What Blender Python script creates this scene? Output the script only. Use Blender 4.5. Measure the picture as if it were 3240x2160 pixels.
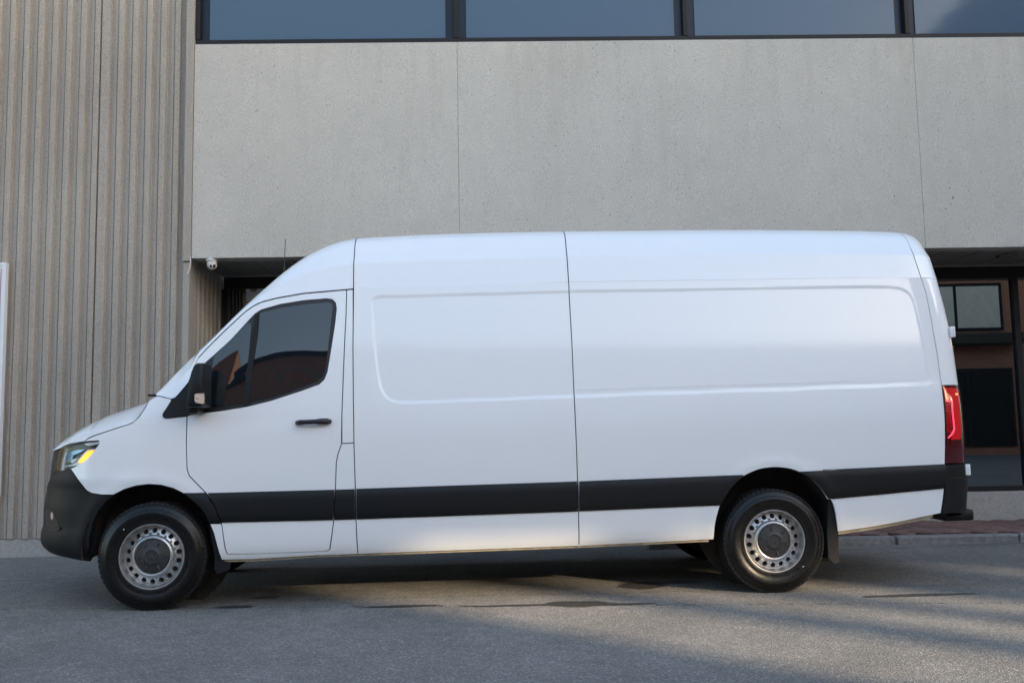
import bpy, bmesh, math, random
import numpy as np
from mathutils import Vector, Matrix
from mathutils.geometry import delaunay_2d_cdt
random.seed(7); rng = np.random.default_rng(7)
scn = bpy.context.scene
for o in list(bpy.data.objects): bpy.data.objects.remove(o)
COL = scn.collection

# ------------------------------------------------------------------ camera
CAM = np.array([2.115, -6.525, 1.168]); YAW, PITCH, ROLL, FPX = .058, .0971, -.0178, 2925.
_fw = np.array([math.sin(YAW)*math.cos(PITCH), math.cos(YAW)*math.cos(PITCH), math.sin(PITCH)])
_r = np.array([math.cos(YAW), -math.sin(YAW), 0.]); _u = np.cross(_r, _fw)
_R = _r*math.cos(ROLL)+_u*math.sin(ROLL); _U = -_r*math.sin(ROLL)+_u*math.cos(ROLL)
cd = bpy.data.cameras.new('camera'); cam = bpy.data.objects.new('camera', cd); COL.objects.link(cam)
cd.sensor_fit = 'HORIZONTAL'; cd.sensor_width = 36.; cd.lens = 36.*FPX/3240.; cd.clip_start = .05; cd.clip_end = 2000
cam.matrix_world = Matrix(((_R[0], _U[0], -_fw[0], CAM[0]), (_R[1], _U[1], -_fw[1], CAM[1]), (_R[2], _U[2], -_fw[2], CAM[2]), (0, 0, 0, 1)))
scn.camera = cam

# ------------------------------------------------------------------ light
SUN_EL, SUN_AZ = math.radians(15.), math.radians(45.)   # azimuth: from -Y towards +X
to_sun = Vector((math.sin(SUN_AZ)*math.cos(SUN_EL), -math.cos(SUN_AZ)*math.cos(SUN_EL), math.sin(SUN_EL)))
w = bpy.data.worlds.new('World'); scn.world = w; w.use_nodes = True
nt = w.node_tree; nt.nodes.clear()
sky = nt.nodes.new('ShaderNodeTexSky'); sky.sky_type = 'NISHITA'; sky.sun_disc = False
sky.sun_elevation = SUN_EL; sky.sun_rotation = math.atan2(to_sun.x, to_sun.y); sky.air_density = 1.0; sky.dust_density = 1.15; sky.ozone_density = .8
bg = nt.nodes.new('ShaderNodeBackground'); bg.inputs['Strength'].default_value = .15
wo = nt.nodes.new('ShaderNodeOutputWorld'); nt.links.new(sky.outputs[0], bg.inputs[0]); nt.links.new(bg.outputs[0], wo.inputs[0])
sl = bpy.data.lights.new('sun', 'SUN'); sl.energy = 3.0; sl.angle = math.radians(.9); sl.color = (1., .80, .55)
so = bpy.data.objects.new('sun', sl); COL.objects.link(so); so.location = to_sun*60; so.rotation_euler = to_sun.to_track_quat('Z', 'Y').to_euler()
vs = scn.view_settings; vs.view_transform = 'Standard'; vs.look = 'None'; vs.gamma = 1.; vs.exposure = 1.95; vs.use_curve_mapping = False
scn.render.engine = 'CYCLES'

# ------------------------------------------------------------------ picture <-> place helpers
def pray(x, y): return _fw+_R*((x-1620.)/FPX)-_U*((y-1080.)/FPX)
def at_y(x, y, Y=0.): d = pray(x, y); return CAM+d*((Y-CAM[1])/d[1])
def at_z(x, y, z=0.): d = pray(x, y); return CAM+d*((z-CAM[2])/d[2])
def proj(P):
    d = np.asarray(P, float)-CAM; z = d@_fw
    return np.stack([1620+FPX*(d@_R)/z, 1080-FPX*(d@_U)/z], -1)
def ZOOM(x0, y0, s): return lambda *p: [(x0+a/s, y0+b/s) for a, b in p]
Z1 = ZOOM(0, 1100, 1.824); Z2 = ZOOM(500, 700, 1.96); ZA = ZOOM(1000, 680, 2.6133); ZB = ZOOM(1700, 680, 2.352)
Z3 = ZOOM(1000, 1280, 2.6133); Z4 = ZOOM(1600, 1500, 2.376); ZR = ZOOM(2200, 1400, 2.852); ZQ = ZOOM(2600, 1150, 2.24)
ZT = ZOOM(2700, 700, 2.613); ZL = ZOOM(2900, 1180, 5.225); ZH = ZOOM(150, 1350, 7.84); Z8 = ZOOM(100, 1350, 3.486); Z6 = ZOOM(580, 1120, 7.125)

# ------------------------------------------------------------------ mesh helpers
def link(o, parent=None):
    COL.objects.link(o)
    if parent is not None: o.parent = parent
    return o
def mesh_obj(name, V, Fc, mat, parent=None, smooth=False):
    me = bpy.data.meshes.new(name); me.from_pydata([tuple(map(float, v)) for v in V], [], [tuple(int(i) for i in f) for f in Fc])
    if mat: me.materials.append(mat)
    if smooth: me.shade_smooth()
    me.update(); return link(bpy.data.objects.new(name, me), parent)
def bm_obj(name, bm, mat, parent=None, smooth=False):
    me = bpy.data.meshes.new(name); bm.normal_update(); bm.to_mesh(me); bm.free()
    if mat: me.materials.append(mat)
    if smooth: me.shade_smooth()
    return link(bpy.data.objects.new(name, me), parent)
def empty(name, loc=(0, 0, 0)):
    o = bpy.data.objects.new(name, None); o.location = loc; o.empty_display_size = .1; return link(o)
def tag(o, label=None, cat=None, group=None, kind=None):
    if label: o['label'] = label
    if cat: o['category'] = cat
    if group: o['group'] = group
    if kind: o['kind'] = kind
    return o
def box(bm, c, s, M=None, bevel=0.):
    r = bmesh.ops.create_cube(bm, size=1.); vs_ = r['verts']
    for v in vs_: v.co = Vector((v.co.x*s[0]+c[0], v.co.y*s[1]+c[1], v.co.z*s[2]+c[2]))
    if bevel:
        es = list({e for v in vs_ for e in v.link_edges})
        b = bmesh.ops.bevel(bm, geom=es, offset=bevel, segments=2, affect='EDGES', profile=.6)
        vs_ = list({v for f in b['faces'] for v in f.verts} | {v for v in vs_ if v.is_valid})
    if M is not None:
        for v in vs_: v.co = M @ v.co
    return vs_
def tube(bm, pts, r, n=8):
    pts = [Vector(p) for p in pts]; rings = []
    for i, p in enumerate(pts):
        t = (pts[min(i+1, len(pts)-1)]-pts[max(i-1, 0)]).normalized()
        a = t.orthogonal().normalized(); b = t.cross(a); rr = r[i] if isinstance(r, (list, tuple)) else r
        rings.append([bm.verts.new(p+a*rr*math.cos(k*2*math.pi/n)+b*rr*math.sin(k*2*math.pi/n)) for k in range(n)])
    for A, B in zip(rings, rings[1:]):
        for k in range(n): bm.faces.new((A[k], A[(k+1) % n], B[(k+1) % n], B[k]))
    bm.faces.new(rings[0][::-1]); bm.faces.new(rings[-1])
def lathe(bm, prof, n=64, cap=False):
    """revolve (radius, y) about the Y axis"""
    rings = []
    for r, y in prof:
        rings.append([bm.verts.new((r*math.cos(2*math.pi*k/n), y, r*math.sin(2*math.pi*k/n))) for k in range(n)])
    for A, B in zip(rings, rings[1:]):
        for k in range(n): bm.faces.new((A[k], B[k], B[(k+1) % n], A[(k+1) % n]))
    if cap: bm.faces.new(rings[-1][::-1])
    return rings

# ------------------------------------------------------------------ materials
def nmat(name):
    m = bpy.data.materials.new(name); m.use_nodes = True; t = m.node_tree
    return m, t, t.nodes['Principled BSDF']
def N(t, kind, **kw):
    n = t.nodes.new(kind)
    for k, v in kw.items():
        if k in n.inputs: n.inputs[k].default_value = v
        else: setattr(n, k, v)
    return n
def ramp(t, fac, stops):
    r = t.nodes.new('ShaderNodeValToRGB'); t.links.new(fac, r.inputs[0])
    while len(r.color_ramp.elements) < len(stops): r.color_ramp.elements.new(.5)
    for e, (p, c) in zip(r.color_ramp.elements, stops):
        e.position = p; e.color = (c if hasattr(c, '__len__') else (c, c, c))[:3]+(1.,) if hasattr(c, '__len__') else (c, c, c, 1.)
    return r.outputs[0]
def math_n(t, op, a, b=None, c=None):
    n = t.nodes.new('ShaderNodeMath'); n.operation = op
    for i, v in enumerate((a, b, c)):
        if v is None: continue
        if isinstance(v, (int, float)): n.inputs[i].default_value = v
        else: t.links.new(v, n.inputs[i])
    return n.outputs[0]
def mix(t, fac, a, b, mode='MIX'):
    n = t.nodes.new('ShaderNodeMix'); n.data_type = 'RGBA'; n.blend_type = mode
    for i, v in ((0, fac), (6, a), (7, b)):
        if isinstance(v, (int, float)): n.inputs[i].default_value = v if i == 0 else (v, v, v, 1)
        elif isinstance(v, (tuple, list)): n.inputs[i].default_value = tuple(v)+(1.,)*(4-len(v))
        else: t.links.new(v, n.inputs[i])
    return n.outputs[2]
def coords(t, scale=(1, 1, 1)):
    g = N(t, 'ShaderNodeNewGeometry'); mp = N(t, 'ShaderNodeMapping'); mp.inputs['Scale'].default_value = scale
    t.links.new(g.outputs['Position'], mp.inputs[0]); return mp.outputs[0]
def noise(t, vec, scale, detail=3., rough=.55):
    n = N(t, 'ShaderNodeTexNoise', Scale=scale, Detail=detail, Roughness=rough); t.links.new(vec, n.inputs['Vector']); return n.outputs[0]
def bump(t, p, h, strength, dist):
    b = N(t, 'ShaderNodeBump', Strength=strength, Distance=dist); t.links.new(h, b.inputs['Height']); t.links.new(b.outputs[0], p.inputs['Normal'])
def simple(name, col, rough=.5, metal=0., coat=0., grain=0., gscale=400., bumpd=0., ior=1.5, emit=None, es=0.):
    m, t, p = nmat(name)
    p.inputs['Base Color'].default_value = tuple(col)+(1,); p.inputs['Roughness'].default_value = rough; p.inputs['Metallic'].default_value = metal
    p.inputs['Coat Weight'].default_value = coat; p.inputs['Coat Roughness'].default_value = .03; p.inputs['IOR'].default_value = ior
    if grain or bumpd:
        v = coords(t); n = noise(t, v, gscale)
        if grain:
            c = mix(t, n, tuple(x*(1-grain) for x in col), tuple(min(1, x*(1+grain)) for x in col)); t.links.new(c, p.inputs['Base Color'])
        if bumpd: bump(t, p, n, .6, bumpd)
    if emit: p.inputs['Emission Color'].default_value = tuple(emit)+(1,); p.inputs['Emission Strength'].default_value = es
    return m
M = {}
def build_mats():
    # white van paint: clear coat over white, faint road film low down
    m, t, p = nmat('white_paint'); v = coords(t)
    n1 = noise(t, v, 1.3, 4.); n2 = noise(t, v, 26., 3.)
    c = mix(t, math_n(t, 'MULTIPLY', n2, .10), (.86, .86, .855), (.70, .68, .64)); t.links.new(c, p.inputs['Base Color'])
    p.inputs['Roughness'].default_value = .35; p.inputs['Coat Weight'].default_value = 1.; p.inputs['Coat Roughness'].default_value = .06
    bump(t, p, n1, .05, .004); M['paint'] = m
    M['plastic'] = simple('black_plastic', (.0085, .009, .010), .48, ior=1.35, grain=.25, gscale=300., bumpd=.0006)
    M['plastic2'] = simple('dark_trim', (.010, .010, .011), .35)
    M['gloss_black'] = simple('gloss_black', (.008, .008, .009), .08)
    M['liner'] = simple('wheel_liner', (.035, .030, .026), .85, grain=.5, gscale=14., bumpd=.003)
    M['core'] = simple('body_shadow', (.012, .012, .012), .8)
    m, t, p = nmat('tinted_glass'); p.inputs['Base Color'].default_value = (.006, .010, .014, 1); p.inputs['Roughness'].default_value = .01; p.inputs['IOR'].default_value = 1.6
    v = coords(t); bump(t, p, noise(t, v, 1.8, 2.), .10, .003); M['vglass'] = m
    # tyre
    m, t, p = nmat('tyre_rubber'); v = coords(t); n = noise(t, v, 40., 4.)
    t.links.new(ramp(t, n, [(.35, (.003, .003, .003)), (.7, (.008, .0078, .0075))]), p.inputs['Base Color'])
    t.links.new(ramp(t, n, [(.3, .26), (.7, .42)]), p.inputs['Roughness']); bump(t, p, noise(t, v, 220.), .25, .0008); p.inputs['IOR'].default_value = 1.4; M['tyre'] = m
    M['tread'] = simple('tyre_tread', (.006, .006, .006), .8, grain=.4, gscale=60.)
    m, t, p = nmat('silver_wheel'); v = coords(t); n = noise(t, v, 22., 5.)
    t.links.new(ramp(t, n, [(.3, (.40, .392, .38)), (.6, (.54, .535, .525))]), p.inputs['Base Color'])
    p.inputs['Metallic'].default_value = .85; t.links.new(ramp(t, n, [(.3, .46), (.7, .30)]), p.inputs['Roughness']); M['rim'] = m
    M['hole'] = simple('rim_dark', (.012, .012, .012), .7)
    M['cap'] = simple('hub_cap_plastic', (.030, .030, .030), .5, grain=.2, gscale=200.)
    M['cap_hi'] = simple('emblem_plastic', (.075, .075, .075), .4)
    M['chrome'] = simple('chrome', (.75, .76, .78), .12, metal=1.)
    M['amber'] = simple('amber_lamp', (.85, .30, .02), .15, emit=(1., .36, .015), es=.6)
    M['amber_dim'] = simple('amber_clear', (.72, .54, .42), .12, coat=1.)
    M['lampwhite'] = simple('lamp_reflector', (.84, .87, .90), .2, coat=1.)
    M['red_tail'] = simple('red_lens', (.42, .006, .012), .10, coat=1., emit=(1., .01, .02), es=.05)
    M['red_dark'] = simple('dark_red_lens', (.07, .004, .006), .08, coat=1.)
    M['red_tube'] = simple('red_light_guide', (.8, .05, .09), .2, emit=(1., .05, .10), es=.45)
    M['red_led'] = simple('red_led', (1., .3, .1), .2, emit=(1., .2, .06), es=.9)
    M['wax'] = simple('sill_wax', (.42, .36, .25), .6, grain=.6, gscale=18.)
    m, t, p = nmat('clear_lens'); o = t.nodes['Material Output']; tr = N(t, 'ShaderNodeBsdfTransparent'); tr.inputs[0].default_value = (.93, .95, .96, 1)
    gl = N(t, 'ShaderNodeBsdfGlossy', Roughness=.02); lw = N(t, 'ShaderNodeFresnel', IOR=1.3); ms = N(t, 'ShaderNodeMixShader')
    t.links.new(lw.outputs[0], ms.inputs[0]); t.links.new(tr.outputs[0], ms.inputs[1]); t.links.new(gl.outputs[0], ms.inputs[2]); t.links.new(ms.outputs[0], o.inputs[0]); M['lens'] = m
    # asphalt: stone grain, tone patches, tar seams and oil stains
    m, t, p = nmat('asphalt'); v = coords(t); sx = N(t, 'ShaderNodeSeparateXYZ'); t.links.new(v, sx.inputs[0]); X, Y = sx.outputs[0], sx.outputs[1]
    vo = N(t, 'ShaderNodeTexVoronoi', Scale=120.); t.links.new(v, vo.inputs['Vector'])
    g1 = noise(t, v, 170., 3., .7); g2 = noise(t, v, 1.1, 4.); g3 = noise(t, v, 9., 4.)
    base = ramp(t, g1, [(.28, (.060, .056, .050)), (.50, (.158, .148, .132)), (.66, (.240, .226, .204)), (.80, (.42, .395, .35))])
    vor = N(t, 'ShaderNodeSeparateColor'); t.links.new(vo.outputs['Color'], vor.inputs[0])
    base = mix(t, .55, base, ramp(t, vor.outputs[0], [(.0, (.066, .062, .056)), (.5, (.150, .141, .127)), (.85, (.215, .203, .184)), (1., (.42, .39, .345))]))
    base = mix(t, 1., base, ramp(t, g2, [(.3, .92), (.7, 1.30)]), 'MULTIPLY'); base = mix(t, 1., base, ramp(t, g3, [(.3, .88), (.7, 1.10)]), 'MULTIPLY')
    wob = noise(t, v, 3.5, 4.); wf = noise(t, v, 22., 2.)
    def seam(y0, slope, half, gap, wobble=.06):
        yy = math_n(t, 'SUBTRACT', Y, math_n(t, 'MULTIPLY_ADD', X, slope, y0))
        yy = math_n(t, 'ADD', yy, math_n(t, 'MULTIPLY', math_n(t, 'SUBTRACT', wob, .5), wobble))
        d = math_n(t, 'ABSOLUTE', yy); on = math_n(t, 'GREATER_THAN', wf, gap)
        return math_n(t, 'MULTIPLY', math_n(t, 'LESS_THAN', d, half), on)
    sn = noise(t, v, 7., 5., .65)
    def stain(cx, cy, rx, ry, amt=.9, ns=7.):
        dx = math_n(t, 'DIVIDE', math_n(t, 'SUBTRACT', X, cx), rx); dy = math_n(t, 'DIVIDE', math_n(t, 'SUBTRACT', Y, cy), ry)
        d = math_n(t, 'SQRT', math_n(t, 'ADD', math_n(t, 'MULTIPLY', dx, dx), math_n(t, 'MULTIPLY', dy, dy)))
        d = math_n(t, 'ADD', d, math_n(t, 'MULTIPLY', math_n(t, 'SUBTRACT', sn, .5), 1.1))
        return math_n(t, 'MULTIPLY', ramp(t, d, [(.82, 1.), (1., 0.)]), amt)
    def gp(x, y): return at_z(x, y)
    marks = []
    a, b = gp(60, 1925), gp(1700, 1915); s = (b[1]-a[1])/(b[0]-a[0]); marks.append(seam(a[1]-s*a[0], s, .016, .53, .05))
    a, b = gp(1520, 1884), gp(3200, 1845); s = (b[1]-a[1])/(b[0]-a[0]); marks.append(seam(a[1]-s*a[0], s, .010, .50, .03))
    a, b = gp(2700, 1738), gp(3240, 1718); s = (b[1]-a[1])/(b[0]-a[0]); marks.append(seam(a[1]-s*a[0], s, .018, .30, .10))
    for px, py, rx, ry in ((1830, 1909, .26, .13), (1640, 1914, .40, .04), (1950, 1911, .32, .045), (2030, 1852, .20, .16), (840, 1889, .10, .075), (1270, 1917, .30, .05), (740, 1919, .16, .06), (2900, 1882, .45, .06), (2090, 1842, .35, .07)):
        q = gp(px, py); marks.append(stain(q[0], q[1], rx, ry))
    v2 = N(t, 'ShaderNodeTexVoronoi', Scale=2.2); t.links.new(v, v2.inputs['Vector']); marks.append(math_n(t, 'LESS_THAN', math_n(t, 'ADD', v2.outputs[0], math_n(t, 'MULTIPLY', math_n(t, 'SUBTRACT', wf, .5), .08)), .022))
    mk = marks[0]
    for q in marks[1:]: mk = math_n(t, 'MAXIMUM', mk, q)
    base = mix(t, math_n(t, 'MULTIPLY', mk, .86), base, (.008, .008, .008)); t.links.new(base, p.inputs['Base Color'])
    t.links.new(ramp(t, mk, [(0., .82), (1., .5)]), p.inputs['Roughness'])
    bump(t, p, math_n(t, 'ADD', g1, vo.outputs[0]), .9, .004); M['asphalt'] = m
    # exposed-aggregate panel with drip streaks
    m, t, p = nmat('aggregate_panel'); v = coords(t); g = noise(t, v, 95., 3., .75); big = noise(t, v, .9, 5.)
    st = noise(t, coords(t, (4.2, 4.2, .34)), 1.6, 5., .62); mid = noise(t, v, 6., 4.); sp = noise(t, v, 36., 2., .5)
    c = ramp(t, g, [(.25, (.33, .306, .265)), (.48, (.50, .467, .41)), (.75, (.64, .602, .54))])
    c = mix(t, 1., c, ramp(t, big, [(.3, .94), (.7, 1.03)]), 'MULTIPLY'); c = mix(t, 1., c, ramp(t, mid, [(.3, .97), (.7, 1.02)]), 'MULTIPLY')
    sx = N(t, 'ShaderNodeSeparateXYZ'); t.links.new(coords(t), sx.inputs[0])
    top = ramp(t, math_n(t, 'DIVIDE', math_n(t, 'SUBTRACT', sx.outputs[2], 3.0), 2.3), [(.0, .12), (.55, .45), (1., 1.)])
    c = mix(t, math_n(t, 'MULTIPLY', ramp(t, st, [(.50, 0.), (.76, .6)]), top), c, (.40, .36, .30))
    c = mix(t, ramp(t, sp, [(.24, .8), (.30, 0.)]), c, (.10, .10, .10)); t.links.new(c, p.inputs['Base Color'])
    p.inputs['Roughness'].default_value = .9; bump(t, p, g, .8, .006); M['stucco'] = m
    # ribbed precast concrete, vertical tooling lines
    m, t, p = nmat('ribbed_concrete'); v = coords(t); g = noise(t, v, 85., 3., .7); big = noise(t, v, .7, 5.); ln = noise(t, coords(t, (60., 60., .12)), 2.2, 3., .6)
    c = ramp(t, g, [(.25, (.22, .195, .165)), (.5, (.36, .318, .268)), (.8, (.50, .445, .38))])
    c = mix(t, 1., c, ramp(t, ln, [(.3, .92), (.7, 1.05)]), 'MULTIPLY'); c = mix(t, 1., c, ramp(t, big, [(.3, .88), (.7, 1.08)]), 'MULTIPLY')
    t.links.new(c, p.inputs['Base Color']); p.inputs['Roughness'].default_value = .9; bump(t, p, math_n(t, 'ADD', g, ln), .7, .006); M['ribbed'] = m
    M['concrete'] = simple('plain_concrete', (.34, .32, .29), .9, grain=.35, gscale=30., bumpd=.003)
    M['kerb'] = simple('kerb_concrete', (.21, .205, .195), .9, grain=.55, gscale=18., bumpd=.006)
    M['frame'] = simple('dark_aluminium', (.014, .013, .014), .5, ior=1.3, grain=.3, gscale=20.)
    M['frame_blue'] = simple('glazing_margin', (.012, .018, .032), .35, ior=1.3)
    M['soffit'] = simple('soffit_metal', (.20, .19, .178), .45, grain=.15, gscale=8.)
    M['soffit_trim'] = simple('soffit_trim_metal', (.30, .27, .22), .4, metal=.4)
    m, t, p = nmat('window_glass'); p.inputs['Base Color'].default_value = (.060, .100, .150, 1); p.inputs['Roughness'].default_value = .07; p.inputs['IOR'].default_value = 1.38
    v = coords(t); bump(t, p, noise(t, v, 1.1, 3.), .12, .02); M['wglass'] = m
    m, t, p = nmat('entrance_glass'); p.inputs['Base Color'].default_value = (.004, .005, .005, 1); p.inputs['Roughness'].default_value = .008; p.inputs['IOR'].default_value = 2.8; M['eglass'] = m
    M['paper'] = simple('paper', (.55, .58, .60), .7)
    M['cctv'] = simple('white_plastic', (.55, .52, .48), .4)
    M['signwhite'] = simple('sign_white', (.72, .73, .75), .35)
    M['signred'] = simple('sign_red', (.35, .10, .14), .5)
    m, t, p = nmat('paver'); v = coords(t); oi = N(t, 'ShaderNodeObjectInfo')
    c = ramp(t, oi.outputs['Random'], [(0., (.115, .066, .055)), (.5, (.165, .092, .075)), (1., (.21, .125, .10))])
    c = mix(t, 1., c, ramp(t, noise(t, v, 60., 3.), [(.3, .7), (.7, 1.25)]), 'MULTIPLY'); t.links.new(c, p.inputs['Base Color']); p.inputs['Roughness'].default_value = .85; M['paver'] = m
    M['sand'] = simple('joint_sand', (.035, .028, .024), .95, grain=.4, gscale=40.)
    # brick of the building across the street (only seen in reflections)
    m, t, p = nmat('brick_wall'); br = N(t, 'ShaderNodeTexBrick', Scale=1.); mp = N(t, 'ShaderNodeMapping'); g = N(t, 'ShaderNodeNewGeometry')
    mp.inputs['Rotation'].default_value = (math.radians(90), 0, 0); t.links.new(g.outputs['Position'], mp.inputs[0]); t.links.new(mp.outputs[0], br.inputs['Vector'])
    for k, vv in (('Color1', (.58, .20, .09, 1)), ('Color2', (.45, .145, .07, 1)), ('Mortar', (.28, .22, .18, 1)), ('Mortar Size', .012), ('Brick Width', .22), ('Row Height', .075)): br.inputs[k].default_value = vv
    t.links.new(br.outputs[0], p.inputs['Base Color']); p.inputs['Roughness'].default_value = .9; M['brick'] = m
    M['stone'] = simple('pale_stone', (.78, .72, .58), .8, grain=.15, gscale=5.)
    M['awning'] = simple('awning_cloth', (.05, .045, .03), .8)
build_mats()

# ================================================================== GROUND
def sheet(name, x0, x1, y0, y1, z, mat, n=1):
    return mesh_obj(name, [(x0, y0, z), (x1, y0, z), (x1, y1, z), (x0, y1, z)], [(0, 1, 2, 3)], mat)
tag(sheet('ground', -400, 400, -400, 400, 0., M['asphalt']), kind='structure')

# ================================================================== VAN SURFACE
YC = 1.0; RAKE = .0143
_pz = [.20, .30, .36, .42, .50, .62, .80, 1.00, 1.12, 1.20, 1.26, 1.36, 1.60, 1.90, 2.16, 2.30]
_py = [.09, .055, .028, .016, .010, .006, .002, .001, .004, .009, .0145, .0255, .056, .092, .124, .142]
def _pchip(x, y):
    x = np.array(x, float); y = np.array(y, float); h = np.diff(x); d = np.diff(y)/h; m = np.zeros_like(y)
    for i in range(1, len(x)-1):
        if d[i-1]*d[i] > 0:
            w1 = 2*h[i]+h[i-1]; w2 = h[i]+2*h[i-1]; m[i] = (w1+w2)/(w1/d[i-1]+w2/d[i])
    m[0], m[-1] = d[0], d[-1]
    def f(q):
        q = np.asarray(q, float); k = np.clip(np.searchsorted(x, q)-1, 0, len(x)-2); s = np.clip((q-x[k])/h[k], -1, 2)
        return y[k]*(1+2*s)*(1-s)**2+m[k]*h[k]*s*(1-s)**2+y[k+1]*s*s*(3-2*s)+m[k+1]*h[k]*s*s*(s-1)
    return f
_gz = np.linspace(.1, 2.5, 481); _gy = _pchip(_pz, _py)(_gz)
def base_y(zb): return np.interp(zb, _gz, _gy)
def smooth_table(xs, ys, lo, hi, sig):
    o = np.argsort(xs); g = np.arange(lo, hi, .005); v = np.interp(g, np.array(xs)[o], np.array(ys)[o])
    k = np.exp(-.5*(np.arange(-60, 61)*.005/sig)**2); k /= k.sum(); return g, np.convolve(np.pad(v, 60, 'edge'), k, 'valid')
XTF = -.05
# first guesses, replaced below by the solved outlines
XF = (np.array([0., 3.]), np.array([-.95, -.95])); XR = (np.array([0., 3.]), np.array([5.86, 5.86]))
ZD = (np.array([-1., 7.]), np.array([2.2, 2.28])); ZTt = (np.array([-1., 7.]), np.array([2.7, 2.75]))
_rf = np.array([0, .10, .22, .36, .41, .43, .48, .62, .76, .86, .93, .97, .99, 1.0]); _rd = np.array([0, .012, .026, .044, .0505, .0575, .078, .128, .185, .245, .315, .40, .50, .64])
_rgx = np.linspace(0, 1, 801); _rgy = _pchip(_rf, _rd)(_rgx)
FLARES = []      # (x, z, radius) of the wheel arches
RECESS = []      # polygons of the pressed side panels
def sd_poly(x, z, poly):
    P = np.array(poly); d = np.full(x.shape, 1e9); ins = np.zeros(x.shape, bool)
    for i in range(len(P)):
        a, b = P[i], P[(i+1) % len(P)]; e = b-a; wx, wz = x-a[0], z-a[1]
        tt = np.clip((wx*e[0]+wz*e[1])/(e@e+1e-12), 0, 1); d = np.minimum(d, np.hypot(wx-e[0]*tt, wz-e[1]*tt))
        c = ((a[1] > z) != (b[1] > z)) & (x < (b[0]-a[0])*(z-a[1])/(b[1]-a[1]+1e-12)+a[0]); ins ^= c
    return np.where(ins, d, -d)
def side_y(x, z, xr=None):
    xr = np.maximum(x if xr is None else xr, -.05)
    zd = np.where(x < -.045, 9., np.interp(xr, *ZD)); zt = np.interp(xr, *ZTt); H = np.maximum(zt-zd, .02)
    y0 = base_y(np.minimum(z, zd)-RAKE*x)
    f = np.clip((z-zd)/H, 0, 1); y = y0+np.interp(f, _rgx, _rgy)*np.sqrt(np.clip(H/.5, .12, 1.))
    y = y+.09*np.clip((.95-x)/1.2, 0, 1)**2*np.clip((z-.95)/1.2, 0, 1)          # cab narrows towards the windscreen
    for cx, cz, r in FLARES:
        d = np.hypot(x-cx, z-cz)-r; y = y-.007*np.exp(-(d/.05)**2)*(z > .3)
    for poly, dep, wd in RECESS:
        x0, x1 = min(p[0] for p in poly), max(p[0] for p in poly)
        mk = (x > x0-.05) & (x < x1+.05)
        if np.any(mk):
            s = np.clip(sd_poly(x[mk], z[mk], poly)/wd, 0, 1); y = y.copy(); y[mk] += dep*s*s*(3-2*s)
    return y
AL = .85; LF = 3*AL*.92
def S(u, z):
    """van left-side skin: u runs along the side and round both corners"""
    u = np.atleast_1d(np.asarray(u, float)); z = np.atleast_1d(np.asarray(z, float)); u, z = np.broadcast_arrays(u, z)
    xr = np.interp(z, *XR); xtr = xr-.34; xf = np.interp(z, *XF)
    bx = lambda t, a, b, c, d: a*(1-t)**3+3*b*t*(1-t)**2+3*c*t*t*(1-t)+d*t**3
    xs = np.clip(u, XTF, xtr); x = xs.copy(); L = XTF-xf
    tf = np.clip((XTF-u)/LF, 0, 1); kf = tf > 0; x = np.where(kf, bx(tf, XTF, XTF-AL*L, xf, xf), x)
    tr = np.clip((u-xtr)/(3*.34*.9), 0, 1); kr = tr > 0; x = np.where(kr, bx(tr, xtr, xtr+.9*.34, xr, xr), x)
    ys = side_y(xs, z, np.where(kr, x, xs)); y = ys.copy()
    yf = bx(tf, ys, ys+.035, ys+.36, YC)
    if FLARES:
        cx, cz, r = FLARES[0]; d = np.hypot(x-cx, z-cz)-r; yf = yf-.007*np.exp(-(d/.05)**2)*(z > .3)*np.clip(tf*30, 0, 1)
    y = np.where(kf, yf, y); y = np.where(kr, bx(tr, ys, ys+.004, ys+.06, YC), y)
    return np.stack([x, y, z], -1)
def Snorm(u, z, e=.003):
    u = np.atleast_1d(u).astype(float); z = np.atleast_1d(z).astype(float)
    n = np.cross(S(u+e, z)-S(u-e, z), S(u, z+e)-S(u, z-e)); return n/np.maximum(np.linalg.norm(n, axis=-1, keepdims=True), 1e-12)
# --- solve the front and rear outlines so that their horizons fall where the photo shows them
def solve_outline(pts, front):
    global XF, XR
    zs, xs = [], []
    for sx, sy in pts:
        z = at_y(sx, sy, .3)[2]; xv = -.9 if front else 5.8
        for it in range(7):
            lo, hi = (xv-.5, xv+.5)
            for _ in range(26):
                xm = (lo+hi)/2
                if front: XF = (np.array([0., 3.]), np.array([xm, xm]))
                else: XR = (np.array([0., 3.]), np.array([xm, xm]))
                uu = np.linspace(XTF-LF*.98, XTF, 160) if front else np.linspace(xm-.34, xm+.5, 160)
                q = proj(S(uu, np.full(160, z))); i = q[:, 0].argmin() if front else q[:, 0].argmax()
                if q[i, 0] < sx: lo = xm
                else: hi = xm
            xv = xm; z += (q[i, 1]-sy)/430.
        zs.append(z); xs.append(xv)
    return zs, xs
front_px = Z8((222, 285), (208, 350), (195, 430), (185, 560), (178, 640), (155, 800), (142, 870), (139, 1000), (138, 1080), (107, 1150), (103, 1250), (125, 1310), (200, 1370), (300, 1415), (450, 1460))
rear_px = ZT((700, 520), (750, 700), (790, 880), (830, 1080), (850, 1220), (868, 1358))+ZL((730, 400), (755, 600), (770, 800), (785, 1000), (797, 1200), (802, 1490))+ZQ((1030, 850), (1025, 930), (1020, 1020))
zs_, xs_ = solve_outline(front_px, True)
def _front_set():
    global XF
    XF = smooth_table(zs_+[0., 3.], xs_+[xs_[-1], xs_[0]+.02], 0., 3., .012)
rzs, rxs = (lambda a: a)(solve_outline(rear_px, False))
_front_set()
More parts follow.
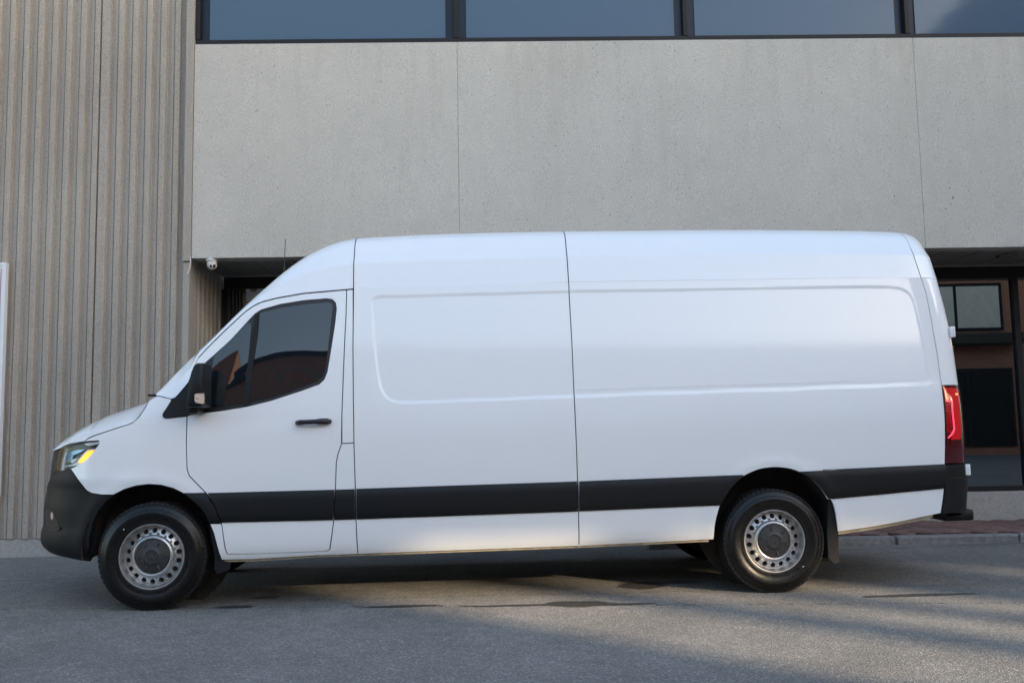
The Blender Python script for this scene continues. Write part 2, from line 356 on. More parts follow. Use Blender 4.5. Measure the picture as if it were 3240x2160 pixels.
sl_ = (rxs[0]-rxs[2])/(rzs[0]-rzs[2]); XR = smooth_table(rzs+[0., 3.], rxs+[rxs[-1], rxs[0]+sl_*(3.-rzs[0])], 0., 3., .02)
# --- roof side edge (door-top / drip seam) and roof height
drip = ZA((315, 604), (2085, 553))+ZB((2352, 468))+ZT((560, 467))
doortop = Z2((1212, 420), (1170, 423), (900, 447), (740, 475), (640, 500), (590, 525), (540, 560), (400, 690), (300, 790), (245, 850), (215, 915), (198, 985), (150, 1045), (108, 1094))+Z1((990, 297), (945, 285), (911, 277))
pd = [at_y(x, y, .15 if i < 6 else max(.05, .15-.012*(i-6))) for i, (x, y) in enumerate(drip+doortop)]+[np.array([5.9, 0, at_y(*drip[-1], .14)[2]]), np.array([7., 0, at_y(*drip[-1], .14)[2]])]
pd.append(pd[len(drip)+len(doortop)-1]+np.array([-1., 0, -.6]))
ZD = smooth_table([p[0] for p in pd], [p[2] for p in pd], -1., 7., .006)
roof_px = Z1((880, 290), (910, 275))+Z2((0, 1080), (200, 870), (380, 690), (530, 540), (640, 440), (760, 335), (850, 265), (940, 205), (1000, 175), (1080, 140), (1150, 120), (1225, 107))+ZA((420, 188), (500, 182), (900, 162), (1400, 147), (2052, 135))+ZB((1000, 112), (1640, 110), (2352, 117))+ZT((200, 84), (350, 88), (412, 91), (470, 100), (505, 112), (540, 140), (570, 180), (600, 232), (625, 290), (650, 352), (700, 520))
rpx = np.array(roof_px)
def solve_roof():
    global ZTt
    xs = np.concatenate([np.arange(.0, 1.4, .05), np.arange(1.45, 5.05, .15), np.arange(5.06, 5.70, .03)]); zt = np.array([np.interp(x, *ZD)+.3 for x in xs])
    for i, x in enumerate(xs):
        lo, hi = np.interp(x, *ZD)+.03, np.interp(x, *ZD)+.9
        for _ in range(24):
            zm = (lo+hi)/2; ZTt = (np.array([-1., 7.]), np.array([zm, zm])); zd = np.interp(x, *ZD)
            f = np.linspace(0, 1, 120); z = zd+(zm-zd)*f; P_ = np.stack([np.full(120, x), side_y(np.full(120, x), z), z], -1)
            k_ = np.interp(z, *XR)-x; P_[:, 1] += np.where(k_ < .10, .4*(np.clip(.10-k_, 0, .1)/.1)**2, 0); q = proj(P_); j = q[:, 1].argmin()
            if q[j, 1] > np.interp(q[j, 0], rpx[:, 0], rpx[:, 1]): lo = zm
            else: hi = zm
        zt[i] = zm
    return smooth_table(list(xs)+[-1., 7.], list(zt)+[zt[0]-.8, zt[-1]], -1., 7., .025)
ZTt = solve_roof()
def uv(px):
    """picture point -> (u, z) on the van skin"""
    out = []
    for x, y in px:
        p = at_y(x, y, .05); q = np.array([p[0], p[2]]); tgt = np.array([x, y])
        for _ in range(40):
            f = proj(S(q[0], q[1])[0])-tgt
            if abs(f).max() < .05: break
            e = 2e-3; J = np.stack([(proj(S(q[0]+e, q[1])[0])-proj(S(q[0]-e, q[1])[0]))/(2*e), (proj(S(q[0], q[1]+e)[0])-proj(S(q[0], q[1]-e)[0]))/(2*e)], 1)
            try: st = np.linalg.solve(J, -f)
            except np.linalg.LinAlgError: break
            q = q+np.clip(st, -.08, .08)
        out.append((float(q[0]), float(q[1])))
    return out
for _k in range(2):
    q_ = uv(doortop); d_ = uv(drip); e_ = d_[-1][1]
    ZD = smooth_table([p[0] for p in q_+d_]+[5.9, 7., q_[-1][0]-.3], [p[1] for p in q_+d_]+[e_, e_, q_[-1][1]], -1., 7., .006); ZTt = solve_roof()
def arch(pts):       # circle through traced arch points, for the flare
    P = np.array(pts); A = np.c_[2*P, np.ones(len(P))]; s = np.linalg.lstsq(A, (P**2).sum(1), rcond=None)[0]; return s[0], s[1], math.sqrt(s[2]+s[0]**2+s[1]**2)
def resample(poly, step, closed=True):
    out = []; n = len(poly)
    for i in range(n if closed else n-1):
        a, b = np.array(poly[i]), np.array(poly[(i+1) % n]); L = np.hypot(*(b-a)); k = max(1, int(math.ceil(L/step)))
        for j in range(k): out.append(a+(b-a)*j/k)
    if not closed: out.append(np.array(poly[-1]))
    return np.array(out)
def curve(pts, step=.02):     # Catmull-Rom through the points, open
    P = [np.array(p, float) for p in pts]; P = [2*P[0]-P[1]]+P+[2*P[-1]-P[-2]]; out = []
    for i in range(1, len(P)-2):
        a, b, c, d = P[i-1:i+3]; n = max(2, int(np.hypot(*(c-b))/step))
        for k in range(n):
            t = k/n; out.append(.5*((2*b)+(c-a)*t+(2*a-5*b+4*c-d)*t*t+(3*b-a-3*c+d)*t**3))
    out.append(P[-2]); return [tuple(p) for p in out]
def area(P): return .5*float(np.sum(P[:, 0]*np.roll(P[:, 1], -1)-np.roll(P[:, 0], -1)*P[:, 1]))
def inset(P, d):
    if area(P) < 0: P = P[::-1]
    n = len(P); e = np.roll(P, -1, 0)-P; e /= np.maximum(np.linalg.norm(e, axis=1, keepdims=True), 1e-9); nn = np.stack([-e[:, 1], e[:, 0]], 1)
    m = nn+np.roll(nn, 1, 0); m /= np.maximum(np.linalg.norm(m, axis=1, keepdims=True), 1e-6); c = np.clip((m*nn).sum(1, keepdims=True), .35, 1); return P+m*d/c
def panel(name, poly, mat, parent, step=.04, gap=.0035, off=0., thick=.02, surf=S, norm=Snorm):
    """one body panel: polygon in skin coordinates, meshed on the skin, with a returned edge"""
    B = inset(resample(poly, step*.6), gap) if gap else resample(poly, step*.6)
    if area(B) < 0: B = B[::-1]
    keep = [0]
    for i in range(1, len(B)):
        if np.hypot(*(B[i]-B[keep[-1]])) > step*.12: keep.append(i)
    B = B[keep]; nb = len(B)
    gx = np.arange(B[:, 0].min(), B[:, 0].max(), step); gz = np.arange(B[:, 1].min(), B[:, 1].max(), step); G = np.stack(np.meshgrid(gx, gz), -1).reshape(-1, 2)
    if len(G): G = G[sd_poly(G[:, 0], G[:, 1], B) > step*.45]
    P = np.vstack([B, G]) if len(G) else B
    r = delaunay_2d_cdt([Vector(map(float, p)) for p in P], [], [list(range(nb))], 1, 1e-6)
    Q = np.array([tuple(v) for v in r[0]]); Fc = [f for f in r[2]]
    nr = norm(Q[:, 0], Q[:, 1]); V = surf(Q[:, 0], Q[:, 1])+nr*off
    nv = len(Q); bn = norm(B[:, 0], B[:, 1]); b0 = surf(B[:, 0], B[:, 1])+bn*off; b1 = b0-bn*thick
    VV = np.vstack([V, b0, b1]); FF = []
    for f in Fc:
        a, b, c = [Q[i] for i in f[:3]]; FF.append(tuple(f) if (b[0]-a[0])*(c[1]-a[1])-(b[1]-a[1])*(c[0]-a[0]) > 0 else tuple(f[::-1]))
    for i in range(nb): j = (i+1) % nb; FF.append((nv+j, nv+i, nv+nb+i, nv+nb+j))
    o = mesh_obj(name, VV, FF, mat, parent, True)
    tang = np.roll(b0, -1, 0)-np.roll(b0, 1, 0); rn = np.cross(tang, bn); rn /= np.maximum(np.linalg.norm(rn, axis=1, keepdims=True), 1e-9)
    NN = np.vstack([nr, rn, rn]); o.data.normals_split_custom_set_from_vertices([tuple(map(float, n)) for n in NN]); return o

# ------------------------------------------------------------------ traced outlines (skin coordinates)
front_arch_px = Z1((515, 1150), (520, 1080), (535, 1010), (570, 940), (615, 885), (655, 848), (720, 815), (790, 795), (860, 787), (930, 792), (1000, 810), (1060, 840), (1120, 880), (1170, 930), (1207, 1012))
rear_arch_px = ZR((165, 872), (175, 760), (195, 660), (225, 560), (265, 480), (330, 390), (400, 325), (470, 283), (560, 245), (640, 228), (730, 222), (820, 230), (900, 250), (1010, 305), (1080, 365), (1140, 430), (1187, 510))
fa = uv(front_arch_px); ra = uv(rear_arch_px)
def xz(q): p = S(q[0], q[1])[0]; return (p[0], p[2])
c1 = arch([xz(q) for q in fa[3:14]]); c2 = arch([xz(q) for q in ra[3:15]])
FLARES += [(c1[0], c1[1], c1[2]+.035), (c2[0], c2[1], c2[2]+.035)]
rec_px = ZA((445, 720), (458, 690), (480, 672), (520, 662), (2090, 620))+ZB((2352, 523))+ZT((200, 529), (330, 533), (400, 545), (450, 570), (480, 600), (510, 655), (560, 850), (600, 1040), (640, 1260), (650, 1310), (646, 1340), (625, 1356), (580, 1359), (0, 1382))+ZA((2135, 1512), (1400, 1540), (760, 1566), (690, 1564), (630, 1552), (580, 1525), (545, 1482), (517, 1420), (490, 1270), (462, 1000))
RECESS.append((uv(rec_px), .0032, .026))
lp = uv(ZB((315, 1293), (2352, 1227))+ZQ((775, 98), (775, 118))+ZB((320, 1315)))
# ================================================================== VAN
van = empty('cargo_van', (2.3, 1., 0)); van.location = (0, 0, 0)
tag(van, 'white high roof cargo van with black side trim parked along the building', 'van')
LZ = lambda pts, z: [(u, z) for u, _ in pts]
seamF = uv(ZA((310, 606), (307, 900), (305, 1100), (308, 1500))+Z3((311, 120), (313, 315), (325, 700), (330, 945), (347, 1234)))     # cab / load space seam
seamM = uv(ZA((2089, 555), (2092, 650), (2115, 1050), (2135, 1510))+Z3((2142, 80), (2163, 640), (2170, 880), (2173, 1168)))
seamR = uv(ZT((560, 468), (600, 590), (650, 850), (690, 1080), (720, 1290), (731, 1356))+ZL((440, 400), (460, 600), (470, 800), (475, 1000), (475, 1200), (470, 1495)))
dripU = [(a, b+.0025) for a, b in uv(ZA((312, 604), (1000, 580), (2085, 553))+ZB((1000, 487), (2352, 468))+ZT((300, 466), (560, 467)))]
botM = uv(Z3((347, 1234), (1200, 1203), (2172, 1167))); botR = uv(Z4((550, 539), (1000, 518), (1560, 491)))
botQ = uv(ZQ((108, 1192), (300, 1166), (500, 1132), (700, 1090), (838, 1060)))
def seg(c, a, b):   # part of a traced line between two x values
    return [p for p in c if a <= p[0] <= b]
rear_end = uv(ZQ((845, 1060), (860, 960), (868, 883), (876, 790), (877, 710)))
# --- load-space side panels
mid = [(seamF[0][0], dripU[0][1])]+[p for p in dripU if seamF[0][0]+.05 < p[0] < seamM[0][0]-.05]+[(seamM[0][0], np.interp(seamM[0][0], [p[0] for p in dripU], [p[1] for p in dripU]))]+seamM[1:]+botM[::-1][1:-1]+seamF[::-1][:-1]
panel('side_panel', mid, M['paint'], van, .012)
rear = [(seamM[0][0], np.interp(seamM[0][0], [p[0] for p in dripU], [p[1] for p in dripU]))]+[p for p in dripU if seamM[0][0]+.05 < p[0] < seamR[0][0]-.05]+[(seamR[0][0], dripU[-1][1])]+seamR[1:]+rear_end[::-1]+botQ[::-1][1:]+uv(ZR((1282, 800), (1265, 640), (1245, 560), (1225, 515)))+[ra[-1]]+curve(ra, .03)[::-1][1:]+botR[::-1][1:]+seamM[::-1][:-1]
panel('rear_side_panel', rear, M['paint'], van, .012)
# thin pressed fold low on the rear panel
fold = panel('panel_fold', [lp[0], lp[1], (lp[1][0], lp[1][1]-.010), (lp[0][0], lp[0][1]-.010)], M['paint'], van, .02, 0, .0018, .004)
# --- door pillar strip between the seams
dr = uv(Z2((1170, 425), (1165, 600), (1155, 800), (1140, 1200), (1138, 1365))+Z3((210, 325), (180, 410), (167, 480), (160, 700), (145, 960), (130, 1080), (115, 1190), (90, 1210), (0, 1214)))
pj = uv(Z3((214, 320), (313, 316)))
up = [dr[0], uv(Z2((1210, 422)))[0]]+[p for p in seamF if p[1] > pj[1][1]+.02][1:]+[pj[1], pj[0]]+dr[1:4][::-1]
panel('door_pillar', up, M['paint'], van, .04)
lowp = [pj[0], pj[1]]+[p for p in seamF if p[1] < pj[1][1]-.02]
sillF = uv(Z1((1312, 1191), (1312, 1208), (1352, 1213)))
lowp += uv(Z3((200, 1240), (0, 1246))+Z1((1460, 1220), (1280, 1224), (1260, 1170), (1232, 1065), (1210, 1014), (1279, 1012), (1300, 1160), (1313, 1191)))+uv(Z1((1400, 1190)))+dr[::-1][:-4]
panel('sill_panel', lowp, M['paint'], van, .03)
# --- driver's door
dtop = uv(Z2((1170, 425), (900, 449), (740, 477), (640, 502), (590, 527), (540, 562), (400, 692), (300, 792), (245, 852), (205, 932), (190, 1000), (40, 1180)))
dfront = uv(Z1((1080, 392), (1075, 560), (1080, 700), (1092, 737), (1190, 838), (1245, 915), (1277, 1005), (1300, 1160), (1313, 1191)))
win_out_px = Z2((30, 1200), (40, 1180), (110, 1095), (190, 1000), (285, 885), (345, 833), (450, 738), (560, 618), (600, 575), (640, 549), (760, 515), (900, 492), (1045, 480), (1080, 485), (1100, 505), (1106, 540), (1095, 640), (1070, 800), (1047, 935), (1030, 978), (1000, 1008), (900, 1045), (700, 1110), (550, 1147), (400, 1172), (200, 1198), (60, 1220), (38, 1217))
wo = uv(win_out_px)
# door skin runs round the window opening: lower part, and the frame above the glass
low = dfront+uv(Z1((1400, 1190)))+dr[::-1]
rr_ = [p for p in low]
w_bottom = [p for p in wo[15:] if True]      # rear top corner, down the rear edge and forward along the sill
door_low = dfront+uv(Z1((1400, 1190)))+dr[::-1][:-1]+[dr[0]]
door_ring = [dr[0]]+dtop[1:10]+wo[4:16]+wo[16:26]+dfront+uv(Z1((1400, 1190)))+dr[::-1][:-1]
door = panel('door', door_ring, M['paint'], van, .03); door['label'] = "driver's door with tinted window and black handle"
# black window surround with two glasses
gm = uv(Z2((612, 600), (628, 575), (650, 563), (760, 538), (900, 517), (1050, 503), (1075, 507), (1084, 530), (1065, 700), (1040, 900), (1022, 957), (985, 989), (800, 1060), (680, 1096), (563, 1122), (585, 900)))
gq = uv(Z2((345, 840), (450, 735), (552, 632), (572, 628), (579, 650), (560, 850), (540, 1000), (521, 1132), (345, 1150), (325, 1128), (333, 950), (340, 880)))
panel('window_surround', wo, M['plastic2'], door, .04, .002, -.004, .02)
panel('window_glass', gm, M['vglass'], door, .04, 0, .0015, .006)
panel('quarter_glass', gq, M['vglass'], door, .04, 0, .0015, .006)
panel('window_divider', uv(Z2((602, 577), (630, 566), (620, 700), (590, 900), (562, 1140), (526, 1146), (545, 1000), (568, 850), (583, 700))), M['plastic'], door, .04, 0, .008, .012)
panel('mirror_base', uv(Z2((30, 1200), (40, 1180), (110, 1095), (190, 1000), (240, 940), (300, 1000), (300, 1184), (200, 1199), (60, 1221), (38, 1217))), M['plastic'], door, .04, 0, .012, .03)
# --- front wing
wing = uv(Z1((862, 300), (910, 276), (995, 296), (940, 385), (943, 400), (960, 405), (1078, 394)))+dfront[1:5]+uv(Z1((1120, 882),))+[q for q in curve(fa, .03)[::-1] if q[1] > uv(Z1((655, 848)))[0][1]][0:]
wing_front = uv(Z1((655, 848), (590, 848), (530, 839), (500, 823), (470, 786), (430, 730), (407, 697), (440, 681), (500, 641), (540, 596), (574, 550), (568, 538), (520, 539), (484, 544)))
hood_seam = uv(Z1((484, 543), (500, 528), (540, 508), (600, 488), (700, 455), (760, 435), (800, 402), (840, 342), (862, 300)))
wing = uv(Z1((862, 300), (910, 276), (993, 296), (941, 385), (943, 400), (960, 406), (1079, 394)))+dfront[1:5]+uv(Z1((1060, 840), (1000, 810), (930, 792), (860, 787), (790, 795), (720, 815), (655, 848)))+wing_front[1:]+hood_seam[1:-1]
panel('front_wing', wing, M['paint'], van, .03)
# --- front bumper, running round to the nose
UC = XTF-LF
b_top = uv(Z1((655, 849), (590, 849), (530, 840), (500, 824), (470, 787), (430, 731), (407, 698), (360, 706), (330, 714)))
zt_b = b_top[-1][1]; b_bot = uv(Z1((527, 1231), (460, 1222), (400, 1210), (340, 1196)))
zb_b = b_bot[-1][1]
bump_poly = b_top+[(b_top[-1][0]-.12, zt_b-.03), (b_top[-1][0]-.35, zt_b-.10), (UC+.5, zt_b-.13), (UC, zt_b-.13), (UC, zb_b+.03), (UC+.6, zb_b+.03), (b_bot[-1][0]-.3, zb_b+.015)]+b_bot[::-1]+uv(Z1((516, 1150), (520, 1080), (535, 1010), (570, 940), (615, 885)))
bumper = panel('front_bumper', bump_poly, M['plastic'], van, .025, .002, .004, .05)
fog = uv(Z8((165, 890), (215, 905), (255, 960), (300, 1050), (310, 1090), (270, 1098), (165, 1085)))
panel('fog_lamp_recess', fog, M['plastic2'], bumper, .02, 0, .006, .01)
panel('fog_lamp', uv(Z8((235, 935), (246, 960), (248, 1000), (238, 1025), (226, 1000), (226, 955))), M['amber_dim'], bumper, .01, 0, .010, .006)
panel('bumper_lip', uv(Z8((145, 1100), (325, 1100), (330, 1130), (300, 1148), (150, 1150))), M['plastic'], bumper, .02, 0, .012, .012)
# grille below the bonnet edge
zg0, zg1 = zt_b-.10, uv(Z8((300, 262)))[0][1]
gu = uv(ZH((150, 1130), (250, 720), (300, 600)))
panel('grille', [(gu[0][0]-.015, gu[0][1]), (gu[1][0]-.01, gu[1][1]), (gu[2][0]-.01, gu[2][1]+.02), (gu[2][0]-.5, gu[2][1]+.02), (UC, gu[2][1]), (UC, zg0), (gu[0][0]-.4, zg0)], M['plastic'], van, .03, .0, -.012, .03)
# --- headlamp: bowl, reflector pieces, lit indicator, clear lens
hl_px = ZH((142, 1140), (165, 1000), (180, 900), (205, 800), (240, 715), (330, 560), (420, 490), (560, 432), (700, 402), (840, 380), (1060, 360), (1260, 345), (1297, 365), (1283, 420), (1150, 590), (1000, 760), (850, 890), (740, 960), (560, 1043), (330, 1092))
hl = uv(hl_px)
lampb = panel('headlamp', hl, simple('lamp_bowl', (.030, .036, .046), .2), van, .03, .002, -.030, .01); lampb['label'] = 'front headlamp with glowing amber indicator'
def lamp_piece(name, pts, mat, off, th=.008): return panel(name, uv(ZH(*pts)), mat, lampb, .02, 0, off, th)
lamp_piece('lamp_trim', [(905, 415), (1010, 395), (1280, 365), (1295, 385), (1270, 425), (1040, 465), (960, 455)], M['lampwhite'], -.004)
lamp_piece('light_guide', [(400, 990), (400, 965), (600, 930), (700, 870), (930, 600), (1000, 560), (1185, 540), (1165, 575), (1030, 590), (960, 640), (770, 860), (850, 895), (740, 955), (640, 965)], M['lampwhite'], -.006)
lamp_piece('indicator', [(750, 870), (800, 810), (950, 640), (1010, 600), (1110, 575), (1135, 600), (1000, 755), (860, 880), (800, 890)], M['amber'], -.003)
lamp_piece('light_guide', [(330, 1080), (345, 950), (420, 640), (480, 610), (440, 720), (400, 940), (385, 1070)], M['lampwhite'], -.006)
lamp_piece('reflector', [(450, 680), (500, 620), (760, 560), (900, 560), (760, 640), (600, 700), (560, 860), (440, 880)], simple('reflector_blue', (.20, .30, .42), .12, metal=.8), -.012)
lamp_piece('reflector', [(560, 870), (610, 800), (750, 765), (690, 830), (600, 900)], M['lampwhite'], -.006)
panel('lamp_lens', hl, M['lens'], lampb, .03, .002, .003, .004)
panel('lamp_gasket', uv(ZH((330, 540), (420, 470), (560, 412), (840, 362), (1060, 342), (1270, 332), (1300, 355), (1262, 348), (1060, 364), (840, 384), (560, 436), (420, 494))), M['plastic2'], lampb, .02, 0, .004, .01)
# --- bonnet: lofted from its edge on the skin to the centre line, then mirrored
edge = hood_seam[::-1]+uv(ZH((700, 400), (520, 432), (330, 530), (240, 568), (170, 592)))
edge = curve(edge, .03); edge = [(u-.0, z+.004) for u, z in edge]
zl = edge[-1][1]
edge += [(edge[-1][0]-(edge[-1][0]-UC)*k/6, zl+.012*k/6) for k in range(1, 7)]
E3 = S(np.array([e[0] for e in edge]), np.array([e[1] for e in edge]))
hood_sil = np.array(Z8((222, 272), (232, 235), (262, 190), (330, 130), (450, 60))+Z1((450, 470), (550, 415), (650, 372), (750, 338), (830, 308), (870, 295)))
hs = np.array([at_y(x, y, .42) for x, y in hood_sil])
def hood_pt(e, s):
    xe = e[0]; zc = np.interp(xe, hs[:, 0], hs[:, 2])+.012; zc = max(zc, e[2]+.004)
    xc = xe-.10*np.clip((0.1-xe)/.6, 0, 1)*(1 if xe > -.85 else 0)
    return np.array([xe+(xc-xe)*s, e[1]+(YC-e[1])*s, e[2]+(zc-e[2])*(1-(1-s)**3.2)])
ss = np.concatenate([np.linspace(0, .3, 13), np.linspace(.34, 1, 12)])
def grid_obj(name, G, mat, parent, mirror=True, flip=False):
    G = np.array(G); a, b = G.shape[:2]
    if mirror:
        Gm = G[:, ::-1].copy(); Gm[..., 1] = 2*YC-Gm[..., 1]; G = np.concatenate([G, Gm[:, 1:]], 1); b = G.shape[1]
    V = G.reshape(-1, 3); Fc = []
    for i in range(a-1):
        for j in range(b-1):
            f = (i*b+j, i*b+j+1, (i+1)*b+j+1, (i+1)*b+j); Fc.append(f[::-1] if flip else f)
    return mesh_obj(name, V, Fc, mat, parent, True)
grid_obj('bonnet', [[hood_pt(e, s) for s in ss] for e in E3], M['paint'], van, True, True)
# cowl and wipers
cw = E3[0]
bm = bmesh.new(); box(bm, (cw[0]+.03, YC, cw[2]-.03), (.16, 1.55, .06), bevel=.02)
for k in range(3): tube(bm, [(cw[0]-.07-.02*k, .25+.35*k, cw[2]+.035), (cw[0]+.05, .6+.35*k, cw[2]+.05), (cw[0]+.16, .75+.35*k, cw[2]+.16)], .009, 6)
bm_obj('wiper_cowl', bm, M['plastic2'], van)
# --- roof sections: rows follow the cross-section, from the drip seam over to the other side
fr = np.concatenate([np.linspace(0, .36, 7), np.linspace(.38, .5, 7), np.linspace(.54, .86, 10), np.linspace(.885, .99, 9)])
def roof_rows(xs, over=True, f0=0., fl=fr):
    G = []
    for x in xs:
        zd, zt = np.interp(x, *ZD), np.interp(x, *ZTt); f = fl[fl >= f0]; z = zd+(zt-zd)*f; P = S(np.full(len(z), x), z); row = list(P)
        if over:
            l = P[-1]; zc = zt+.022
            for s in (.12, .25, .45, .7, 1.): row.append(np.array([l[0], l[1]+(YC-l[1])*s, l[2]+(zc-l[2])*(1-(1-s)**2)]))
        G.append(row)
    return G
def skin_line_x(px): return [q[0] for q in uv(px)]
xF = 1.0*seamF[0][0]; xM = seamM[0][0]; xR = seamR[0][0]
sF = uv(ZA((327, 215), (317, 330), (310, 604))); sM = uv(ZA((2056, 165), (2072, 325), (2088, 553))); sRr = uv(ZT((440, 148), (455, 180), (500, 290), (560, 466)))
def line_x(L, z): o = np.argsort([p[1] for p in L]); return np.interp(z, np.array([p[1] for p in L])[o], np.array([p[0] for p in L])[o])
def roof_section(name, La, Lb, n, g=.0035):
    """section between two slanted seams"""
    G = []
    for i in range(n+1):
        t = i/n; row = []
        for f in fr:
            x = None; z = 2.4
            for _ in range(4):
                xa, xb = line_x(La, z)+g, line_x(Lb, z)-g; x = xa+(xb-xa)*t; zd, zt = np.interp(x, *ZD), np.interp(x, *ZTt); z = zd+(zt-zd)*f
            row.append(S(x, z)[0])
        l = row[-1]; zc = np.interp(l[0], *ZTt)+.022
        for s in (.12, .25, .45, .7, 1.): row.append(np.array([l[0], l[1]+(YC-l[1])*s, l[2]+(zc-l[2])*(1-(1-s)**2)]))
        G.append(row)
    return grid_obj(name, G, M['paint'], van, True, True)
roof_section('roof_panel', sF, sM, 40); roof_section('roof_panel', sM, sRr, 60)
# front roof cap with the windscreen pillar
xa = uv(Z1((916, 279)))[0][0]; xcap = np.concatenate([np.linspace(max(xa-.02, XTF+.002), .55, 26), np.linspace(.58, 1.30, 26)])
LF0 = [(x, 0) for x in xcap]
def cap_rows():
    G = []
    for i, x0 in enumerate(list(xcap)+[99]):
        row = []
        for f in fr:
            z = 2.4; x = x0
            for _ in range(4):
                xb = line_x(sF, z)-.0035; x = min(x0, xb) if x0 < 90 else xb
                zd, zt = np.interp(x, *ZD), np.interp(x, *ZTt); z = zd+.004+(zt-zd-.004)*f
            row.append(S(max(x, XTF), z)[0])
        G.append(row)
    return G
CG = cap_rows(); grid_obj('roof_front_cap', CG, M['paint'], van, False, True)
CGm = [[np.array([p[0], 2*YC-p[1], p[2]]) for p in row] for row in CG]; grid_obj('roof_front_cap', CGm, M['paint'], van, False, False)
def over(row):
    l = row[-1]; zc = l[2]+.03; return [l]+[np.array([l[0]-.04*s*(1 if l[0] < .9 else max(0, (1.2-l[0])/.3)), l[1]+(YC-l[1])*s, l[2]+(zc-l[2])*(1-(1-s)**2)]) for s in (.06, .12, .25, .45, .7, 1.)]
nw = int(np.searchsorted(xcap, .82))
grid_obj('windscreen', [over(r) for r in CG[:nw+1]], M['vglass'], van, True, True)
grid_obj('roof_panel', [over(r) for r in CG[nw:]], M['paint'], van, True, True)
# --- rear corner pillar, tail lamp, rear bumper and rear doors
pil_l = uv(ZT((455, 180), (500, 290), (560, 466), (600, 590), (650, 850), (690, 1080), (720, 1290), (731, 1355)))
z_tl = pil_l[-1][1]
def rear_u(z, f): return np.interp(z, *XR)-.34+3*.34*.9*f
def top_z(x): return np.interp(x, *ZTt)
zdp = np.interp(5.45, *ZD)
pil = pil_l[2:]+[(rear_u(z_tl, .62), z_tl)]+[(rear_u(z, .62), z) for z in np.linspace(z_tl+.1, zdp-.0, 12)]
panel('rear_pillar', pil, M['paint'], van, .03)
G = []; ztop = zdp
for i in range(25):        # rounded rear end of the roof
    t = (i/24)**.8; row = []
    for f in fr:
        z = zdp
        for _ in range(5):
            ua = line_x(sRr, z)+.0035; ub = rear_u(z, .62); u_ = ua+(ub-ua)*t; x_ = S(u_, z)[0][0]; zd_, zt_2 = np.interp(x_, *ZD), top_z(x_); z = zd_+max(zt_2-zd_, .012)*f
        row.append(S(u_, z)[0])
    l = row[-1]; zc = top_z(l[0])+.022
    for q_ in (.12, .25, .45, .7, 1.): row.append(np.array([l[0]+.02*t*q_, l[1]+(YC-l[1])*q_, l[2]+(max(zc, l[2])-l[2])*(1-(1-q_)**2)]))
    G.append(row)
grid_obj('roof_rear_cap', G, M['paint'], van, True, True)
tl_l = uv(ZL((414, 203), (440, 400), (460, 600), (470, 800), (475, 1000), (475, 1200), (470, 1493))); zb_t = tl_l[-1][1]
tl = tl_l+[(rear_u(zb_t, .60), zb_t)]+[(rear_u(z, .60), z) for z in np.linspace(zb_t+.08, tl_l[0][1], 9)]
tail = panel('tail_lamp', tl, M['red_dark'], van, .025, .002, .004, .04); tail['label'] = 'tall red tail lamp with lit light guide'
panel('red_lens', uv(ZL((442, 242), (560, 248), (660, 262), (690, 400), (705, 600), (715, 800), (720, 1000), (715, 1090), (560, 1100), (620, 960), (612, 860), (600, 700), (585, 480), (570, 450), (470, 455))), M['red_tail'], tail, .02, 0, .0065, .004)
panel('light_guide', uv(ZL((468, 458), (560, 455), (580, 470), (592, 640), (612, 820), (622, 930), (600, 990), (560, 1040), (515, 1080), (508, 1062), (560, 1000), (590, 950), (600, 920), (590, 800), (572, 640), (560, 490), (552, 474), (470, 476))), M['red_tube'], tail, .01, 0, .010, .004)
for k in range(13):
    y = 515+k*37; xl = 468+k*2.6; xr_ = 552+k*2.2-(max(0, k-9)*6)
    panel('lamp_rib', uv(ZL((xl, y), (xr_, y), (xr_+1, y+19), (xl+1, y+19))), M['red_tail'], tail, .03, 0, .0075, .003)
panel('led', uv(ZL((632, 338), (660, 338), (660, 362), (632, 362))), M['red_led'], tail, .02, 0, .010, .003)
rb_l = uv(ZQ((878, 712), (872, 883), (846, 1062)))
zb0, zb1 = rb_l[0][1], rb_l[-1][1]
rbp = rb_l+[(rear_u(zb1, .98), zb1)]+[(rear_u(z, .98), z) for z in np.linspace(zb1+.05, zb0, 8)]
rbump = panel('rear_bumper', rbp, M['plastic'], van, .03, .002, .006, .05)
panel('bumper_joint', uv(ZQ((880, 808), (1000, 806), (1000, 811), (880, 813))), M['plastic2'], rbump, .02, 0, .0085, .002)
bm = bmesh.new(); q = at_y(*ZQ((1000, 1072))[0], .30)
box(bm, (q[0]-.055, YC, q[2]+.004), (.24, 1.5, .085), bevel=.026); box(bm, (q[0]-.12, YC, q[2]+.03), (.2, 1.5, .09), bevel=.02)
bm_obj('rear_step', bm, M['plastic'], rbump, True)
zr = np.linspace(zb0, ztop, 30)
grid_obj('rear_door', [[S(rear_u(z, f), z)[0]+np.array([-.004, 0, 0]) for f in np.linspace(.58, 1, 12)] for z in zr], M['paint'], van, True, False)
for pxs, nm in ((ZT((812, 915)), 'door_hinge'), (ZQ((1027, 750)), 'door_hinge')):
    z = at_y(*pxs[0], .35)[2]; bm = bmesh.new(); p = S(rear_u(z, .34), z)[0]; h = .075 if nm else 0
    Pq = at_y(*pxs[0], p[1]); box(bm, (Pq[0], Pq[1], Pq[2]), (.036, .05, .080), bevel=.008); box(bm, (Pq[0]+.004, Pq[1]-.026, Pq[2]), (.010, .006, .050)); box(bm, (Pq[0]-.03, Pq[1]+.02, Pq[2]), (.06, .03, .05))
    bm_obj(nm, bm, M['paint'], van)
